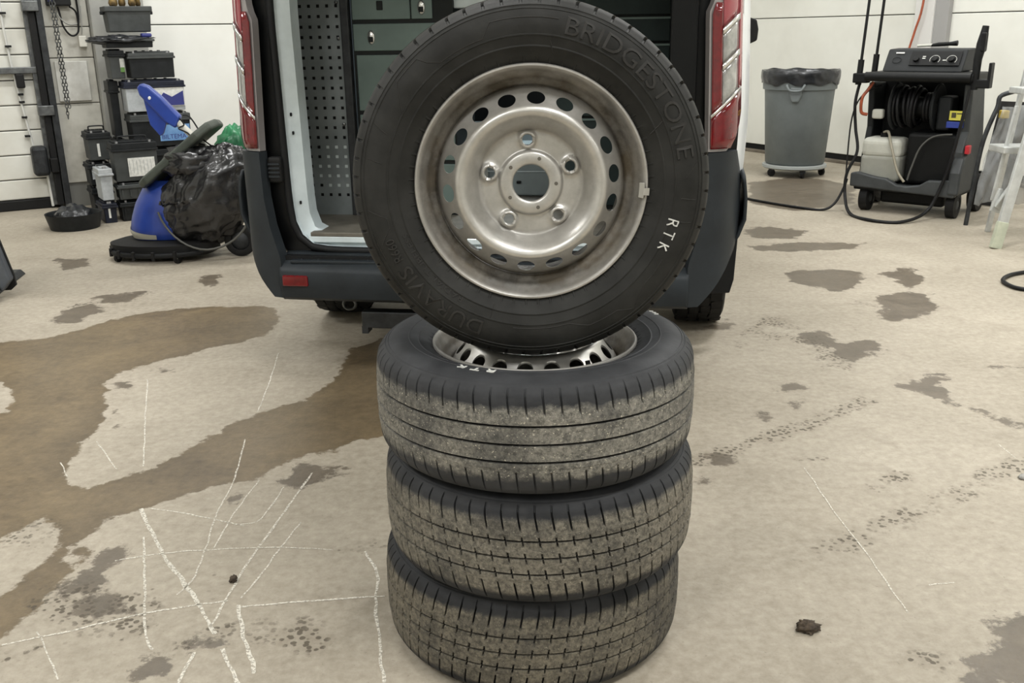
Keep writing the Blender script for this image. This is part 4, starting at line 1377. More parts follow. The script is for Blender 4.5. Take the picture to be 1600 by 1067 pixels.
# tall rear column
t = battery('black battery at the foot of the tall pile', .99, .68, 0, .44, .24, .25, m_bb)
t = battery('black battery hidden low in the tall pile', .985, .69, .262, .44, .24, .248, m_bb)
t = battery('wide black battery with a pale blue label in the tall pile', .988, .70, .522, .46, .26, .262, m_bb, m_bg)
lb = front_label(t, -.02, .215, .04, .165, .26, m_lab_b)
label_text(lb, 'BILTEMA', -.01, .055, .05, -.1285, m_lab_db)
t = battery('silver grey battery with a dark blue label in the tall pile', .975, .70, .796, .455, .25, .24, m_bl, m_bnavy)
lb = front_label(t, -.09, .215, .035, .18, .25, m_lab_w)
MB().prism([(-.085, .04), (.21, .04), (.21, .15), (.12, .105), (.06, .14), (.0, .07), (-.085, .075)], -.1255, -.12, 'y').build('label_print', m_lab_db, lb)
t = battery('tall narrow black battery behind the silver grey one', .885, .52, .60, .075, .22, .44, m_bb, terms=False)
t = battery('tall black battery standing behind the white-labelled battery', .875, .53, .0, .09, .22, .59, m_bb, terms=False)
t = battery('plain black battery high in the tall pile', 1.035, .68, 1.048, .345, .24, .20, m_bb, m_bg)
t = battery('black battery with a green and white sticker beside the plain one', .90, .62, 1.048, .12, .24, .222, m_bg, m_bb, terms=False)
lb = front_label(t, .02, .05, .05, .15, .24, m_lab_w)
MB().box((.02, -.1185, .05), (.05, -.117, .085)).build('label_print', m_lab_g, lb)
# flat wrapped battery under the top crate
t = battery('battery lying flat in torn black plastic under the top crate', .885, .66, 1.277, .36, .24, .075, m_bb, m_bg, terms=False)
for x0, x1, y in ((-.08, -.01, -.07), (.0, .075, -.05), (.075, .11, -.04)):
    MB().box((x0, y - .045, .075), (x1, y + .005, .078)).build('paper_label', m_lab_w, t)
m_film = mat('black_plastic_film', (22, 24, 26), .28, col2=(38, 40, 44), scale=20, spec=.6, bump=.3, bscale=30)
def crumple(mb, c, d, amp=.35, n=20, seed=0, flat=0., M=None):
    """crumpled bag: a noisy squashed ball"""
    def fn(u, v):
        a, b = u * 2 * math.pi, (v - .5) * math.pi
        p = Vector((math.cos(a) * math.cos(b), math.sin(a) * math.cos(b), math.sin(b)))
        q = p * 2.2 + Vector((seed, seed * .3, 0))
        k = 1 + amp * (1 - 2 * abs(noise.noise(q))) * .5 + amp * .5 * noise.noise(q * 2.7) + amp * .25 * (abs(noise.noise(q * 6)) - .2)
        p = p * k
        z = max(p.z, -flat) if flat else p.z
        return (c[0] + p.x * d[0], c[1] + p.y * d[1], c[2] + z * d[2])
    return mb.grid(n * 2, n, fn, closeu=True, M=M)
crumple(MB(), (-.05, -.02, .058), (.20, .115, .030), .6, 18, 3).build('plastic_wrap', m_film, t, smooth=180)
MB().box((.10, -.10, .076), (.175, -.02, .105)).build('blue_scrap', m_lab_db, t, bevel=.01)
# open black crate on top
t = thing('crate', 'open charcoal plastic crate on top of the battery pile', 'crate', wl(1.095, .50, 1.392), ROOM)
MB().frustum((-.165, -.10, 0), (.165, .10, .185), .012, .012).build('body', m_bg, t, bevel=.008)
MB().box((-.175, -.11, .15), (.175, .11, .19)).build('rim_band', m_bg, t, bevel=.006)
for sx in (-1, 1):
    MB().box((sx * .18 - .012, -.03, .13), (sx * .18 + .012, .03, .155)).build('grip', m_bb, t, bevel=.005)
m_brass = mat('brass_scrap', (128, 104, 58), .45, .5, col2=(60, 50, 34), scale=20)
for k, (x, y, hh, r_) in enumerate(((-.09, 0, .10, .035), (-.02, .02, .13, .028), (.05, -.01, .09, .03), (.10, .02, .12, .022))):
    c = MB().lathe([(r_ * .7, 0), (r_, .02), (r_ * .8, hh * .6), (r_ * .5, hh * .7), (r_ * .5, hh), (.0001, hh)], 14, rotx((k - 1.5) * .15)).build('pipe_fitting', m_brass, smooth=40)
    c.location = wl(1.095 + x, .50 - y, 1.583)
    tag(c, ['squat brass pipe fitting at the left of the top crate', 'tall brass pipe fitting second in the top crate', 'brass pipe fitting third in the top crate', 'slim brass pipe fitting at the right of the top crate'][k], 'fitting', 'brass fittings on the crate')
# black rubber tray / drain pan on the floor
t = thing('drain_pan', 'black rubber drain pan on the floor beside the door rail', 'pan', wl(.45, 1.02, 0), ROOM)
MB().lathe([(.0001, .012), (.16, .012), (.19, .11), (.20, .115), (.196, .10), (.172, .0), (.0001, .0)], 28, Matrix.Diagonal((1, 1, 1, 1))).build('pan', m_bb, t, smooth=40)
c = crumple(MB(), (0, 0, .07), (.12, .12, .09), .5, 14, 9, .6).build('oily_rags', m_film, t, smooth=180)

# ------------------------------------------------------------------ floor scrubber
m_blue = mat('scrubber_blue', (32, 60, 140), .38, col2=(28, 50, 122), scale=6, coat=.2)
m_cream = mat('scrubber_grey_band', (176, 174, 160), .5)
m_lidg = mat('scrubber_lid', (70, 76, 68), .55, col2=(54, 60, 54), scale=9)
m_bag = mat('bag_black', (22, 22, 23), .27, col2=(44, 44, 45), scale=7, spec=.7, bump=.25, bscale=26)  # lighter mottling paints the grey highlights of the folds
sc_ = thing('floor_scrubber', 'blue floor scrubber with a black bag draped over it', 'floor scrubber', (-2.1, 6.15, 0), 0)
# squeegee deck
def deckfn(u, v):
    a = u * 2 * math.pi
    r0 = (.30 + .03 * math.cos(2 * a))
    rr = [.0, .80, 1.0, 1.0, .9][int(round(v * 4))]
    z = [.13, .125, .105, .05, .03][int(round(v * 4))]
    return (-.12 + rr * r0 * 1.05 * math.cos(a), -.06 + rr * r0 * .75 * math.sin(a), z)
dk = MB().grid(40, 5, deckfn, closeu=True).build('scrub_deck', m_black, sc_, smooth=40)
mb = MB()
pts = [(-.12 + .335 * math.cos(a), -.06 + .25 * math.sin(a), .055) for a in [math.pi * .85 + k * .12 for k in range(26)]]
mb.tube(pts, .016, 6)
mb.build('skirt', m_seal, dk, smooth=60)
for k in range(7):
    a = math.pi * .9 + k * .38
    MB().lathe([(.012, 0), (.012, .05), (.0001, .055)], 8, tr(-.12 + .345 * math.cos(a), -.06 + .26 * math.sin(a), .03)).build('deck_knob', m_black, dk, smooth=50)
def caster(parent, x, y, r=.035, m=m_black):
    w_ = MB().lathe([(.0001, .012), (r * .6, .012), (r, .009), (r, -.009), (r * .6, -.012), (.0001, -.012)], 20, tr(x, y, r) @ roty(math.pi / 2) @ rotx(.3)).build('caster', m, parent, smooth=40)
    MB().lathe([(.0001, .014), (.010, .013), (.012, 0)], 10, tr(x - .004, y - .012, r) @ rotx(math.pi / 2)).build('caster_hub', m_chrome, w_, smooth=50)
caster(sc_, .02, -.27)
caster(sc_, -.38, -.20, .03)
# tank: rounded blue body, leaning back
def tankfn(u, v):
    a = u * 2 * math.pi
    z = .13 + .36 * v
    prof = [(0, .86), (.12, .98), (.35, 1.0), (.6, .96), (.85, .84), (1., .70)]
    k = lerp_tab(prof)(v)
    sx, sy = .25 * k, .21 * k
    ca, sa = math.cos(a), math.sin(a)
    e = .75
    return (-.10 + .08 * v + sx * math.copysign(abs(ca) ** e, ca), .0 + .05 * v + sy * math.copysign(abs(sa) ** e, sa), z)
MB().grid(40, 14, tankfn, closeu=True).build('tank', m_blue, sc_, smooth=180)
def bandfn(u, v):
    a = math.pi * (.86 + u * .62)
    z = .135 + (.085 - .055 * u) * v
    p = tankfn(a / (2 * math.pi), (z - .13) / .36)
    c = Vector((-.1 + .08 * (z - .13) / .36, 0, z))
    d = (Vector(p) - c) * 1.012 + c
    return tuple(d)
MB().grid(14, 4, bandfn).build('trim_band', m_cream, sc_, smooth=180)
# tilted lid
Ml = tr(.09, .0, .66) @ roty(R(-38)) @ rotz(.05)
lid = MB().prism([(-.36, -.12), (-.30, -.17), (.14, -.19), (.24, -.16), (.26, 0), (.24, .16), (-.30, .17), (-.36, .12)], 0, .055, 'z', Ml).build('tank_lid', m_lidg, sc_, bevel=.018, segs=3)
# bag
def bagfn(u, v):
    a, b = u * 2 * math.pi, (v - .5) * math.pi
    p = Vector((math.cos(a) * math.cos(b), math.sin(a) * math.cos(b), math.sin(b)))
    q = p * 1.7 + Vector((5.1, 1.7, .4))
    k = 1 + .10 * noise.noise(q) + .16 * (.45 - abs(noise.noise(q * 1.9))) + .09 * (.4 - abs(noise.noise(q * 4.2 + Vector((2, 0, 0)))))
    p = p * k
    x, z = p.x * .285, p.z * .31
    z += .10 * max(0, p.x) * 0 + (p.x * .06 if p.z > 0 else 0)
    return (.175 + x + .08 * p.z, -.05 + p.y * .21, max(.385 + z, .08))
MB().grid(110, 60, bagfn, closeu=True).build('draped_bag', m_bag, sc_, smooth=180)
# hoop that holds the bag
mb = MB()
hoop = []
for k in range(24):
    a = R(-165) + R(195) * k / 23
    hoop.append((.20 + .30 * math.cos(a), -.255 + .05 * abs(math.cos(a)), .395 + .315 * math.sin(a)))
mb.tube(hoop, .007, 8)
mb.build('bag_hoop', mat('hoop_grey', (84, 84, 80), .5), sc_, smooth=60)
crumple(MB(), (.34, .0, .56), (.12, .14, .10), .5, 18, 12).build('bag_fold', mat('bag_grey', (72, 74, 76), .4, col2=(52, 54, 56), scale=12, bump=.2), sc_, smooth=180)
crumple(MB(), (.12, -.10, .60), (.14, .12, .09), .6, 18, 21).build('bag_fold', m_bag, sc_, smooth=180)
# rear wheel
rw = MB().lathe([(.06, .016), (.085, .020), (.100, .014), (.100, -.014), (.085, -.020), (.06, -.016)], 36, tr(.37, -.08, .101) @ rotx(math.pi / 2), closed_prof=True).build('rear_wheel', m_black, sc_, smooth=40)
MB().lathe([(.0001, .012), (.05, .010), (.062, .0), (.0001, -.01)], 24, tr(.37, -.08, .101) @ rotx(math.pi / 2)).build('wheel_hub', m_darksteel, rw, smooth=40)
MB().box((-.15, -.06, .09), (.37, .06, .14)).build('chassis', m_black, sc_, bevel=.01)
# push handle: pale tube and blue head
p0, p1 = Vector((.16, .02, .70)), Vector((-.03, .10, .86))
dirv = (p1 - p0).normalized()
hd = MB().tube([p0 - dirv * .12, p1 + dirv * .02], .021, 12).build('handle_tube', mat('tube_pale', (196, 194, 184), .4), sc_, smooth=60)
u_ = dirv
v_ = u_.cross(Vector((0, -1, 0))).normalized()
Mh = Matrix((( u_.x, v_.x, 0, p1.x), (u_.y, v_.y, -1, p1.y), (u_.z, v_.z, 0, p1.z), (0, 0, 0, 1)))
hh = MB().prism([(-.06, -.035), (.02, -.05), (.27, -.035), (.315, -.01), (.31, .03), (.26, .05), (.14, .055), (-.04, .045)], -.03, .03, 'z', Mh).build('handle_head', m_blue, sc_, bevel=.014, segs=3)
fin = MB().prism([(.25, -.03), (.10, -.135), (.0, -.145), (-.01, -.12), (.02, -.04)], -.012, .012, 'z', Mh).build('trigger_fin', m_blue, hh, bevel=.006)
MB().lathe([(.0001, .034), (.010, .033), (.012, .028)], 12, Mh @ tr(.20, 0, 0)).build('button', m_lab_w, hh, smooth=50)
mb = MB()
mb.tube(smooth_path([(.03, .04, .86), (.05, .05, .82), (.02, .03, .80), (.08, .02, .77), (.12, .0, .72), (.19, -.02, .70)], 6), .005, 6)
mb.tube(smooth_path([(.05, .05, .88), (.09, .05, .87), (.14, .03, .80), (.17, .0, .74), (.25, -.05, .69)], 6), .005, 6)
mb.build('control_cable', m_cable, sc_, smooth=60)
# green cloth behind
g = crumple(MB(), (0, 0, 0), (.10, .10, .11), .5, 16, 31).build('plastic_bag', mat('green_film', (38, 124, 78), .35, col2=(24, 92, 58), scale=10), smooth=180)
g.location = (-1.80, 6.42, .66)
tag(g, 'crumpled green plastic bag behind the floor scrubber', 'bag')
s2 = thing('bag_stool', 'small dark stool holding the green bag', 'stool', (-1.80, 6.46, 0))
MB().box((-.11, -.10, .46), (.11, .10, .495)).build('seat', m_bb, s2, bevel=.008)
for x in (-.09, .09):
    for y in (-.08, .08):
        MB().tube([(x, y, 0), (x * .9, y * .9, .465)], .012, 8).build('leg', m_darksteel, s2, smooth=60)
# thin white hose on the wall behind the bag
tag(MB().tube(smooth_path([(-1.72, 7.9, .86), (-1.6, 7.95, .885), (-1.5, 8.0, .885)], 5), .004, 6).build('wire', m_conduit, smooth=60), 'thin white wire sticking out above the green bag', 'wire')
# ------------------------------------------------------------------ base plate of a lift at the left edge
lf = thing('lift_post', 'grey steel foot of a vehicle lift at the left edge', 'lift', (-3.05, 5.32, 0), R(10))
m_liftg = mat('lift_grey', (96, 101, 108), .45, .3, col2=(78, 82, 88), scale=6)
MB().frustum((-.35, -.30, 0), (.16, .30, .035), -.02, -.02).build('base_plate', m_darksteel, lf, bevel=.008)
MB().box((-.34, -.22, .035), (.02, .25, 2.6)).build('column', m_black, lf, bevel=.015)
MB().prism([(.02, .035), (.26, .035), (.29, .06), (.285, .12), (.10, 1.0), (.02, 1.2)], -.235, -.215, 'y').build('gusset', m_black, lf)
MB().prism([(.285, .10), (.235, .04), (.20, .10), (.03, .98), (.08, 1.05)], -.30, -.215, 'y').build('gusset_flange', m_liftg, lf, bevel=.012)
MB().box((.04, -.42, .0), (.22, -.32, .07)).build('anchor_block', m_liftg, lf, bevel=.012)
# ------------------------------------------------------------------ grey bin on its dolly
m_bin = mat('bin_grey', (104, 110, 110), .5, col2=(94, 100, 100), scale=5, bump=.05, bscale=80)
m_dolly = mat('dolly_grey', (150, 154, 152), .5)
bn = thing('waste_bin', 'round grey plastic bin with black liner against the white wall', 'bin', (2.74, 9.3, 0))
MB().lathe([(.0001, .115), (.262, .115), (.275, .13), (.318, .80), (.336, .805), (.341, .93), (.348, .935), (.348, .96), (.336, .962), (.325, .935), (.320, .82), (.270, .14), (.0001, .13)], 56).build('body', m_bin, bn, smooth=40)
def linerfn(u, v):
    a = u * 2 * math.pi
    k = v * 8
    tab_r = [.10, .25, .31, .334, .352, .359, .357, .352, .349]
    tab_z = [.80, .86, .93, .972, .978, .955, .92, .88, .855]
    i = min(int(k), 7)
    f = k - i
    r = tab_r[i] + (tab_r[i + 1] - tab_r[i]) * f
    z = tab_z[i] + (tab_z[i + 1] - tab_z[i]) * f
    q = Vector((math.cos(a) * 3, math.sin(a) * 3, z * 9))
    r += .010 * (abs(noise.noise(q * 1.6)) - .1) if v > .45 else .02 * noise.noise(q)
    if v > .8:
        z += .05 * noise.noise(Vector((math.cos(a) * 2.2, math.sin(a) * 2.2, 4))) * (v - .8) / .2
    elif v > .3:
        z += .012 * noise.noise(q)
    return (r * math.cos(a), r * math.sin(a), z)
MB().grid(120, 26, linerfn, closeu=True).build('bin_liner', m_film, bn, smooth=180)
for a in (R(248), R(68)):
    Mh_ = rotz(a - R(270)) 
    h_ = MB().tube(smooth_path([(-.075, -.338, .85), (-.075, -.372, .845), (-.045, -.385, .805), (.045, -.385, .805), (.075, -.372, .845), (.075, -.338, .85)], 5), .012, 8, M=Mh_).build('handle', m_bin, bn, smooth=60)
    MB().prism([(-.05, .83), (.05, .83), (.055, .76), (.03, .70), (-.03, .70), (-.055, .76)], -.345, -.305, 'y', Mh_).build('handle_lug', m_bin, h_, bevel=.01)
dl = thing('dolly', 'pale grey wheeled dolly under the round bin', 'dolly', (2.74, 9.3, 0))
MB().lathe([(.20, .078), (.285, .074), (.30, .085), (.298, .108), (.285, .114), (.20, .108)], 48, closed_prof=True).build('ring', m_dolly, dl, smooth=40)
for k in range(5):
    a = R(200 + k * 72)
    c = MB().lathe([(.0001, .014), (.02, .014), (.036, .011), (.036, -.011), (.02, -.014), (.0001, -.014)], 20, tr(.255 * math.cos(a), .255 * math.sin(a), .037) @ rotz(k) @ rotx(math.pi / 2)).build('caster', m_black, dl, smooth=40)
    MB().box((.255 * math.cos(a) - .022, .255 * math.sin(a) - .02, .05), (.255 * math.cos(a) + .022, .255 * math.sin(a) + .02, .08)).build('fork', m_darksteel, c)

# ------------------------------------------------------------------ pressure washer
m_wd = mat('washer_dark', (36, 38, 39), .55, col2=(28, 30, 31), scale=7, bump=.05, bscale=60)
m_wg = mat('washer_grey', (60, 63, 64), .55, col2=(46, 49, 50), scale=7)
m_wb = mat('washer_black', (15, 16, 16), .5, col2=(11, 12, 12), scale=9)
m_can = mat('canister_white', (186, 186, 176), .5, col2=(168, 168, 158), scale=6)
m_can2 = mat('canister_liquid', (150, 150, 140), .5, col2=(138, 138, 130), scale=6)
m_yel = mat('tag_yellow', (214, 206, 84), .5)
m_orange = mat('hose_orange', (168, 84, 52), .5, col2=(140, 68, 44), scale=20)
pw = thing('pressure_washer', 'black pressure washer with hose reel and white canister by the wall', 'pressure washer', (2.94, 7.085, 0), R(-40))
# chassis with scooped front lip
lip = [(-.43, .19), (.33, .16), (.35, .20), (.33, .30), (.25, .28), (.14, .275), (.08, .235), (0, .222), (-.08, .225), (-.16, .265), (-.26, .275), (-.38, .30), (-.43, .29)]
ch = MB().prism(lip, -.02, .04, 'y').build('front_lip', m_wg, pw, bevel=.012, segs=3)
MB().box((-.42, .04, .16), (.34, .56, .21)).build('floor_pan', m_wd, pw, bevel=.01)
for sx, x0, x1 in ((-1, -.42, -.37), (1, .28, .34)):
    MB().prism([(.04, .18), (.56, .18), (.52, .60), (.40, .95), (.10, .95), (.13, .62), (.05, .48)] if sx > 0 else [(.12, .18), (.56, .18), (.52, .60), (.40, .95), (.16, .95), (.20, .62), (.14, .42)], x0, x1, 'x').build('side_panel', m_wg if sx > 0 else m_wd, pw, bevel=.015, segs=3)
MB().box((-.40, .40, .20), (.32, .44, .95)).build('back_panel', m_wb, pw)
MB().box((-.08, .12, .22), (.28, .40, .60)).build('motor_cover', m_wb, pw, bevel=.03, segs=3)
# swollen lower right shoulder
MB().prism([(-.03, .18), (.30, .18), (.30, .42), (.16, .50), (.04, .44), (-.02, .34)], .28, .36, 'x').build('shoulder', m_wg, pw, bevel=.02, segs=3)
# top tray with rounded front handle
tray = MB().prism([(-.38, -.03), (-.36, -.06), (.35, -.06), (.38, -.03), (.38, .34), (-.38, .34)], .965, 1.03).build('top_tray', m_wb, pw, bevel=.02, segs=3)
MB().tube([(-.37, -.05, 1.0), (.36, -.05, 1.0)], .032, 14).build('grip_bar', m_wb, tray, smooth=60)
MB().box((.37, -.03, .93), (.47, .05, .99)).build('gun_holder', m_wb, tray, bevel=.008)
MB().box((.455, -.03, .93), (.475, .05, 1.10)).build('holder_prong', m_wb, tray, bevel=.006)
MB().box((-.48, -.02, .95), (-.37, .06, 1.02)).build('lance_holder', m_wb, tray, bevel=.008)
# control panel
cp = MB().prism([(.10, 1.03), (.40, 1.03), (.40, 1.19), (.21, 1.185), (.12, 1.06)], -.31, .25, 'x').build('control_panel', m_wd, pw, bevel=.012, segs=3)
Mp = tr(0, .165, 1.1225) @ rotx(R(90 - 35.8 + 90 - 90)) if False else tr(0, .160, 1.118) @ rotx(R(54.2))
# local frame on the sloped face: x right, y up the slope, z out of it
MB().box((-.13, -.06, .004), (.22, .06, .010), Mp).build('fascia', m_wb, cp, bevel=.004)
for k, x in enumerate((-.085, .045, .16)):
    kb = MB().lathe([(.022, 0), (.020, .018), (.0001, .020)], 20, Mp @ tr(x, -.012, .010)).build('knob', m_wb, cp, smooth=40)
    MB().cbox((0, 0, .024), (.010, .040, .010), Mp @ tr(x, -.012, 0) @ rotz(.5 * k)).build('pointer', m_wb, kb)
    if k:
        MB().tube([Mp @ Vector((x + .034 * math.cos(a), -.012 + .034 * math.sin(a), .011)) for a in [R(-40 + 13 * q) for q in range(20)]], .0015, 4).build('dial_mark', m_lab_w, cp)
MB().tube([Mp @ Vector((-.225 + .032 * math.cos(a), -.015 + .024 * math.sin(a), .005)) for a in [R(15 * q) for q in range(24)]], .002, 5, closed=True).build('emblem_ring', m_wb, cp, smooth=60)
MB().box((-.245, .042, .001), (-.185, .052, .006), Mp).build('badge', m_lab_w, cp)
for x, y in ((-.045, -.005), (-.045, .01), (.10, -.02)):
    MB().box((x, y, .009), (x + .022, y + .006, .0115), Mp).build('printed_mark', m_lab_w, cp)
# hose reel
Mx = tr(0, .22, .775) @ roty(math.pi / 2)
rl = MB().lathe([(.075, -.22), (.075, .10)], 28, Mx).build('reel_drum', m_wb, pw, smooth=40)
for z in (-.215, .085):
    MB().lathe([(.05, z - .006), (.165, z - .010), (.175, z), (.165, z + .010), (.05, z + .006)], 40, Mx).build('reel_flange', m_wd, rl, smooth=40)
for k in range(6):
    z = -.185 + k * .028
    r_ = .135 + .012 * math.sin(k * 2.1)
    pts = [Mx @ Vector((r_ * math.cos(a), r_ * math.sin(a), z + .012 * math.sin(a + k))) for a in [2 * math.pi * q / 36 for q in range(36)]]
    MB().tube(pts, .013, 8, closed=True).build('hose_coil', m_cable, rl, smooth=60)
for k in range(3):
    z = .01 + k * .025
    pts = [Mx @ Vector((.095 * math.cos(a), .095 * math.sin(a), z)) for a in [2 * math.pi * q / 30 for q in range(30)]]
    MB().tube(pts, .013, 8, closed=True).build('hose_coil', m_cable, rl, smooth=60)
MB().box((.10, .14, .62), (.20, .32, .86)).build('reel_bearing', m_wd, pw, bevel=.02, segs=3)
MB().box((-.34, .06, .69), (-.26, .12, .76)).build('filter_housing', m_can, pw, bevel=.015, segs=3)
# canister: upper milky part, darker where the liquid stands
cn = MB().box((-.395, .06, .225), (-.105, .30, .43)).build('canister', m_can2, pw, bevel=.035, segs=4)
MB().box((-.397, .058, .40), (-.103, .302, .55)).build('canister_top', m_can, cn, bevel=.045, segs=4)
MB().lathe([(.028, 0), (.028, .03), (.0001, .032)], 18, tr(-.27, .18, .548)).build('screw_cap', m_wb, cn, smooth=40)
mb = MB()
mb.tube(smooth_path([(-.27, .17, .585), (-.22, .12, .59), (-.16, .03, .50), (-.09, -.0, .33), (-.03, -.005, .25)], 6), .010, 8)
mb.build('suction_hose', mat('hose_clear', (140, 134, 118), .4), pw, smooth=60)
MB().tube(smooth_path([(.24, .10, .60), (.12, .08, .58), (.04, .06, .50), (.0, .04, .36), (-.02, .03, .26)], 6), .007, 8).build('thin_hose', mat('hose_grey', (74, 74, 70), .5), pw, smooth=60)
MB().tube(smooth_path([(-.45, .06, .95), (-.46, .03, .80), (-.44, .03, .62), (-.40, .0, .45), (-.45, -.04, .28), (-.44, -.06, .12), (-.33, -.22, .017), (-.12, -.38, .014), (.08, -.34, .014), (.18, -.12, .06), (.24, -.055, .22), (.30, -.05, .48), (.36, -.045, .92)], 8), .012, 8).build('pressure_hose', m_cable, pw, smooth=60)
MB().tube(smooth_path([(-.30, .10, .93), (-.40, .0, .86), (-.455, -.02, .7), (-.46, -.03, .4), (-.455, -.03, .22)], 6), .006, 8).build('thin_hose', m_cable, pw, smooth=60)
MB().tube(smooth_path([(-.345, .05, .955), (-.37, .02, .90), (-.40, .0, .84), (-.405, .02, .74), (-.37, .05, .72)], 6), .012, 8).build('orange_hose', m_orange, pw, smooth=60)
# tags on the right post
MB().box((.205, .095, .70), (.305, .10, .765)).box((.205, .1, .70), (.305, .16, .705)).build('yellow_tag', m_yel, pw)
tg_ = bpy.data.objects['yellow_tag']
MB().cbox((.235, .093, .735), (.03, .004, .035)).build('tag_pictogram', mat('tag_ink', (70, 64, 40), .6), tg_)
MB().box((.255, .093, .742), (.295, .096, .75)).build('tag_print', bpy.data.materials['tag_ink'], tg_)
MB().box((.19, .09, .645), (.30, .16, .69)).build('blue_tag', mat('tag_blue', (38, 58, 140), .45), pw, bevel=.004)
MB().box((.345, .06, .47), (.375, .12, .53)).build('red_handle', mat('lever_red', (186, 40, 50), .45), pw, bevel=.006)
# lances and trigger gun
for nm, a, b in (('lance', (-.445, .02, .98), (-.425, .10, 2.1)), ('lance', (-.40, .20, 1.02), (-.375, .26, 2.1))):
    l_ = MB().tube([a, b], .011, 8).build(nm, m_wb, pw, smooth=60)
    a_, b_ = Vector(a), Vector(b)
    MB().tube([a_ - (b_ - a_) * .04, a_ + (b_ - a_) * .12], .022, 10).build('lance_grip', m_wb, l_, smooth=60)
gn = MB().tube([(.375, -.01, .92), (.375, -.01, 1.12), (.385, .0, 1.22), (.395, .01, 1.34)], [.024, .028, .034, .022], 12).build('trigger_gun', m_wb, pw, smooth=60)
MB().box((.38, -.035, 1.17), (.415, .035, 1.30)).build('gun_body', m_wb, gn, bevel=.012, segs=3)
# brush lying on the panel
br = thing('spray_lance', 'short black spray lance lying on the washer control panel', 'lance', (0, 0, 0))
br.location = pw.matrix_basis @ Vector((0, .28, 1.205))
br.location = Matrix.Translation(pw.location) @ rotz(R(-40)) @ Vector((0, .28, 1.206))
br.rotation_euler = (0, 0, R(-40))
MB().tube([(-.13, 0, 0), (-.02, 0, .006)], .010, 8).build('nozzle', m_can, br, smooth=60)
MB().tube([(-.03, 0, .004), (.02, 0, .010), (.10, 0, .014), (.145, 0, .018), (.15, 0, .018)], [.010, .015, .014, .020, .018], 10).build('grip', m_wb, br, smooth=60)
# wheels
for x, y, r_ in ((-.335, .03, .095), (.30, .03, .095), (-.40, .44, .14), (.345, .44, .14)):
    w_ = MB().lathe([(.0001, .03), (r_ * .55, .03), (r_ * .6, .036), (r_, .03), (r_, -.03), (r_ * .6, -.036), (.0001, -.03)], 28, tr(x, y + .08, r_) @ roty(math.pi / 2)).build('wheel', m_black, pw, smooth=40)
    MB().lathe([(.0001, .034), (.03, .032), (.035, .028)], 14, tr(x, y + .08, r_) @ roty(math.pi / 2)).build('wheel_cap', m_wg, w_, smooth=40)
MB().box((-.25, .15, .06), (.22, .50, .16)).build('pump', m_wb, pw, bevel=.02)
# orange air hose coming down the wall
pts = [wr_(sc + .12, .12, 2.4), wr_(sc + .115, .12, 1.6), wr_(sc + .06, .13, 1.3), wr_(sc + .02, .14, 1.1), wr_(sc + .0, .15, .7)]
tag(MB().tube(smooth_path(pts, 6), .011, 8).build('air_hose', m_orange, smooth=60), 'orange air hose hanging on the wall above the pressure washer', 'hose')
# dark board leaning behind the washer
bd = MB().box((-.12, -.012, 0), (.12, .012, .80)).build('leaning_board', mat('board_dark', (40, 38, 36), .6, col2=(28, 27, 26), scale=8), bevel=.003)
bd.location = (3.74, 7.42, .005)
bd.rotation_euler = (R(-14), 0, R(-52))
tag(bd, 'dark board leaning upright behind the pressure washer', 'board')
# black cable crossing the floor to the washer
tag(MB().tube(smooth_path([(1.5, 8.75, .011), (1.80, 8.2, .011), (2.06, 7.72, .011), (2.28, 7.42, .011), (2.41, 7.335, .011), (2.50, 7.345, .06), (2.565, 7.37, .17), (2.588, 7.378, .24)], 8), .010, 8).build('power_cable', m_cable, smooth=60), 'black power cable running over the wet floor to the washer', 'cable')
# loop of hose at the right edge
tag(MB().tube(smooth_path([(3.4, 5.45, .012), (3.1, 5.36, .012), (2.90, 5.27, .012), (2.79, 5.21, .012), (2.695, 5.10, .012), (2.675, 4.98, .012), (2.71, 4.90, .012), (2.85, 4.84, .012), (3.2, 4.78, .012)], 8), .011, 8).build('hose_loop', m_cable, smooth=60), 'dark hose loop lying on the floor at the right edge', 'hose')

# ------------------------------------------------------------------ aluminium step ladder
m_alu = mat('aluminium', (206, 208, 206), .35, .55, col2=(184, 186, 184), scale=12)
m_foot = mat('ladder_foot', (186, 190, 170), .35, col2=(160, 164, 146), scale=10)
ld = thing('step_ladder', 'aluminium step ladder cut off by the right edge', 'ladder', (3.06, 5.94, 0), 0)
def rail(a, b, wx, wy, name, m=m_alu, parent=ld):
    a, b = Vector(a), Vector(b)
    d = (b - a).normalized()
    x = Vector((1, 0, 0))
    x = (x - d * x.dot(d)).normalized()
    y = d.cross(x)
    vs = []
    for p in (a, b):
        for sx, sy in ((-1, -1), (1, -1), (1, 1), (-1, 1)):
            vs.append(p + x * wx / 2 * sx + y * wy / 2 * sy)
    return MB().add(vs, [(0, 1, 2, 3), (7, 6, 5, 4), (0, 4, 5, 1), (1, 5, 6, 2), (2, 6, 7, 3), (3, 7, 4, 0)]).build(name, m, parent, bevel=.004)
dv = Vector((.215, .10, 1)).normalized()
def on_rail(k, off=0.): return Vector((off, 0, 0)) + dv * k
rail(on_rail(.14), on_rail(1.35), .062, .03, 'front_rail')
rail(on_rail(.0), on_rail(.17), .068, .036, 'rail_foot', m_foot)
rail(on_rail(.14, .50) + Vector((0, 0, 0)), on_rail(1.35, .30), .062, .03, 'front_rail')
rail(on_rail(.0, .53), on_rail(.17, .495), .068, .036, 'rail_foot', m_foot)
MB().box((.04, .14, .572), (.58, .34, .615)).build('step', m_alu, ld, bevel=.006)
MB().box((.13, .20, .93), (.55, .36, .97)).build('step', m_alu, ld, bevel=.006)
rail((.04, .20, .27), (.125, .22, .86), .022, .02, 'brace')
rail((.03, .10, .24), (.09, .06, .38), .05, .03, 'brace_bracket')
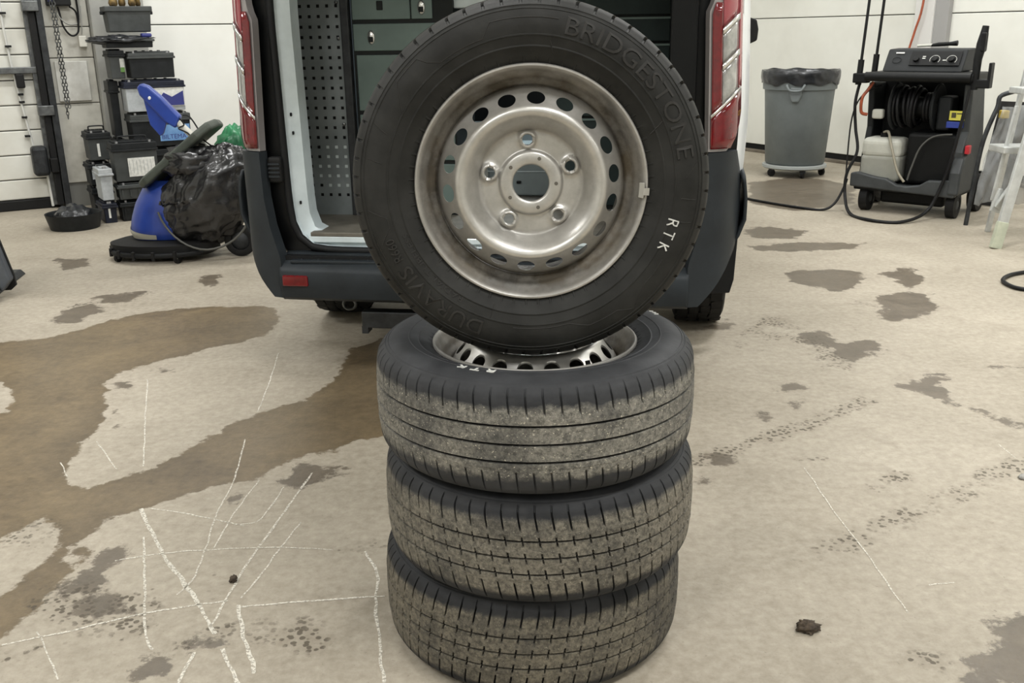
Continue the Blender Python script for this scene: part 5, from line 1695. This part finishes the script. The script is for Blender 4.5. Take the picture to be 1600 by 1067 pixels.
MB().prism([(-.01, .22), (.06, .20), (.10, .24), (.05, .36), (.03, .36)], .10, .125, 'y').build('hinge_plate', m_alu, ld, bevel=.003)
rail((.20, .52, .0), (.30, .45, 1.3), .03, .03, 'rear_rail')
rail((.62, .52, .0), (.55, .45, 1.3), .03, .03, 'rear_rail')
# clear plastic sheet hung behind the ladder
m_poly = mat('clear_film', (150, 152, 152), .2, trans=.0, alpha=.34, col2=(196, 198, 198), scale=9, bump=.4, bscale=14)
def polyfn(u, v):
    z = .16 + .66 * v
    q = Vector((u * 4, z * 3, 1.3))
    return (3.26 + .44 * u + (.12 * (v - .5)) * (1 - u), 6.62 + .05 * noise.noise(q * 1.3) + .02 * noise.noise(q * 4), z + .02 * noise.noise(q * 2))
po = MB().grid(40, 40, polyfn).build('plastic_sheet', m_poly, smooth=180, solid=.003)
tag(po, 'crumpled clear plastic sheet behind the step ladder', 'sheet')
fr_ = thing('sheet_frame', 'dark bent tube frame carrying the clear plastic sheet', 'frame', (3.5, 6.70, 0))
MB().tube(smooth_path([(-.28, 0, .0), (-.26, 0, .30), (-.235, 0, .58), (-.17, 0, .80), (-.12, 0, .90), (.25, 0, .92), (.30, 0, .6), (.30, 0, 0)], 6), .016, 8).build('tube', m_darksteel, fr_, smooth=60)
MB().box((-.14, -.03, .735), (-.09, .03, .79)).build('yellow_clip', mat('clip_yellow', (206, 176, 60), .5), fr_, bevel=.008)

# ------------------------------------------------------------------ bits on the floor
m_leaf = mat('dirt_clod', (80, 68, 54), .85, col2=(50, 42, 34), scale=60)
c = crumple(MB(), (0, 0, 0), (.019, .014, .010), 1.3, 14, 41, .4).build('dirt_clod', m_leaf, smooth=180)
c.location = (.68, 1.93, .007)
tag(c, 'crumbled dark dirt clod on the floor right of the stack', 'dirt')
c = crumple(MB(), (0, 0, 0), (.007, .010, .007), 1.2, 10, 43, .4).build('dirt_clod', m_leaf, smooth=180)
c.location = (-.73, 2.18, .006)
tag(c, 'small dark dirt crumb among the chalk scratches', 'dirt')
c = crumple(MB(), (0, 0, 0), (.014, .012, .008), .7, 8, 44, .4).build('pebble', mat('pebble_grey', (150, 148, 142), .6), smooth=180)
c.location = (1.58, 2.70, .005)
tag(c, 'pale pebble on the tyre track at the right edge', 'pebble')
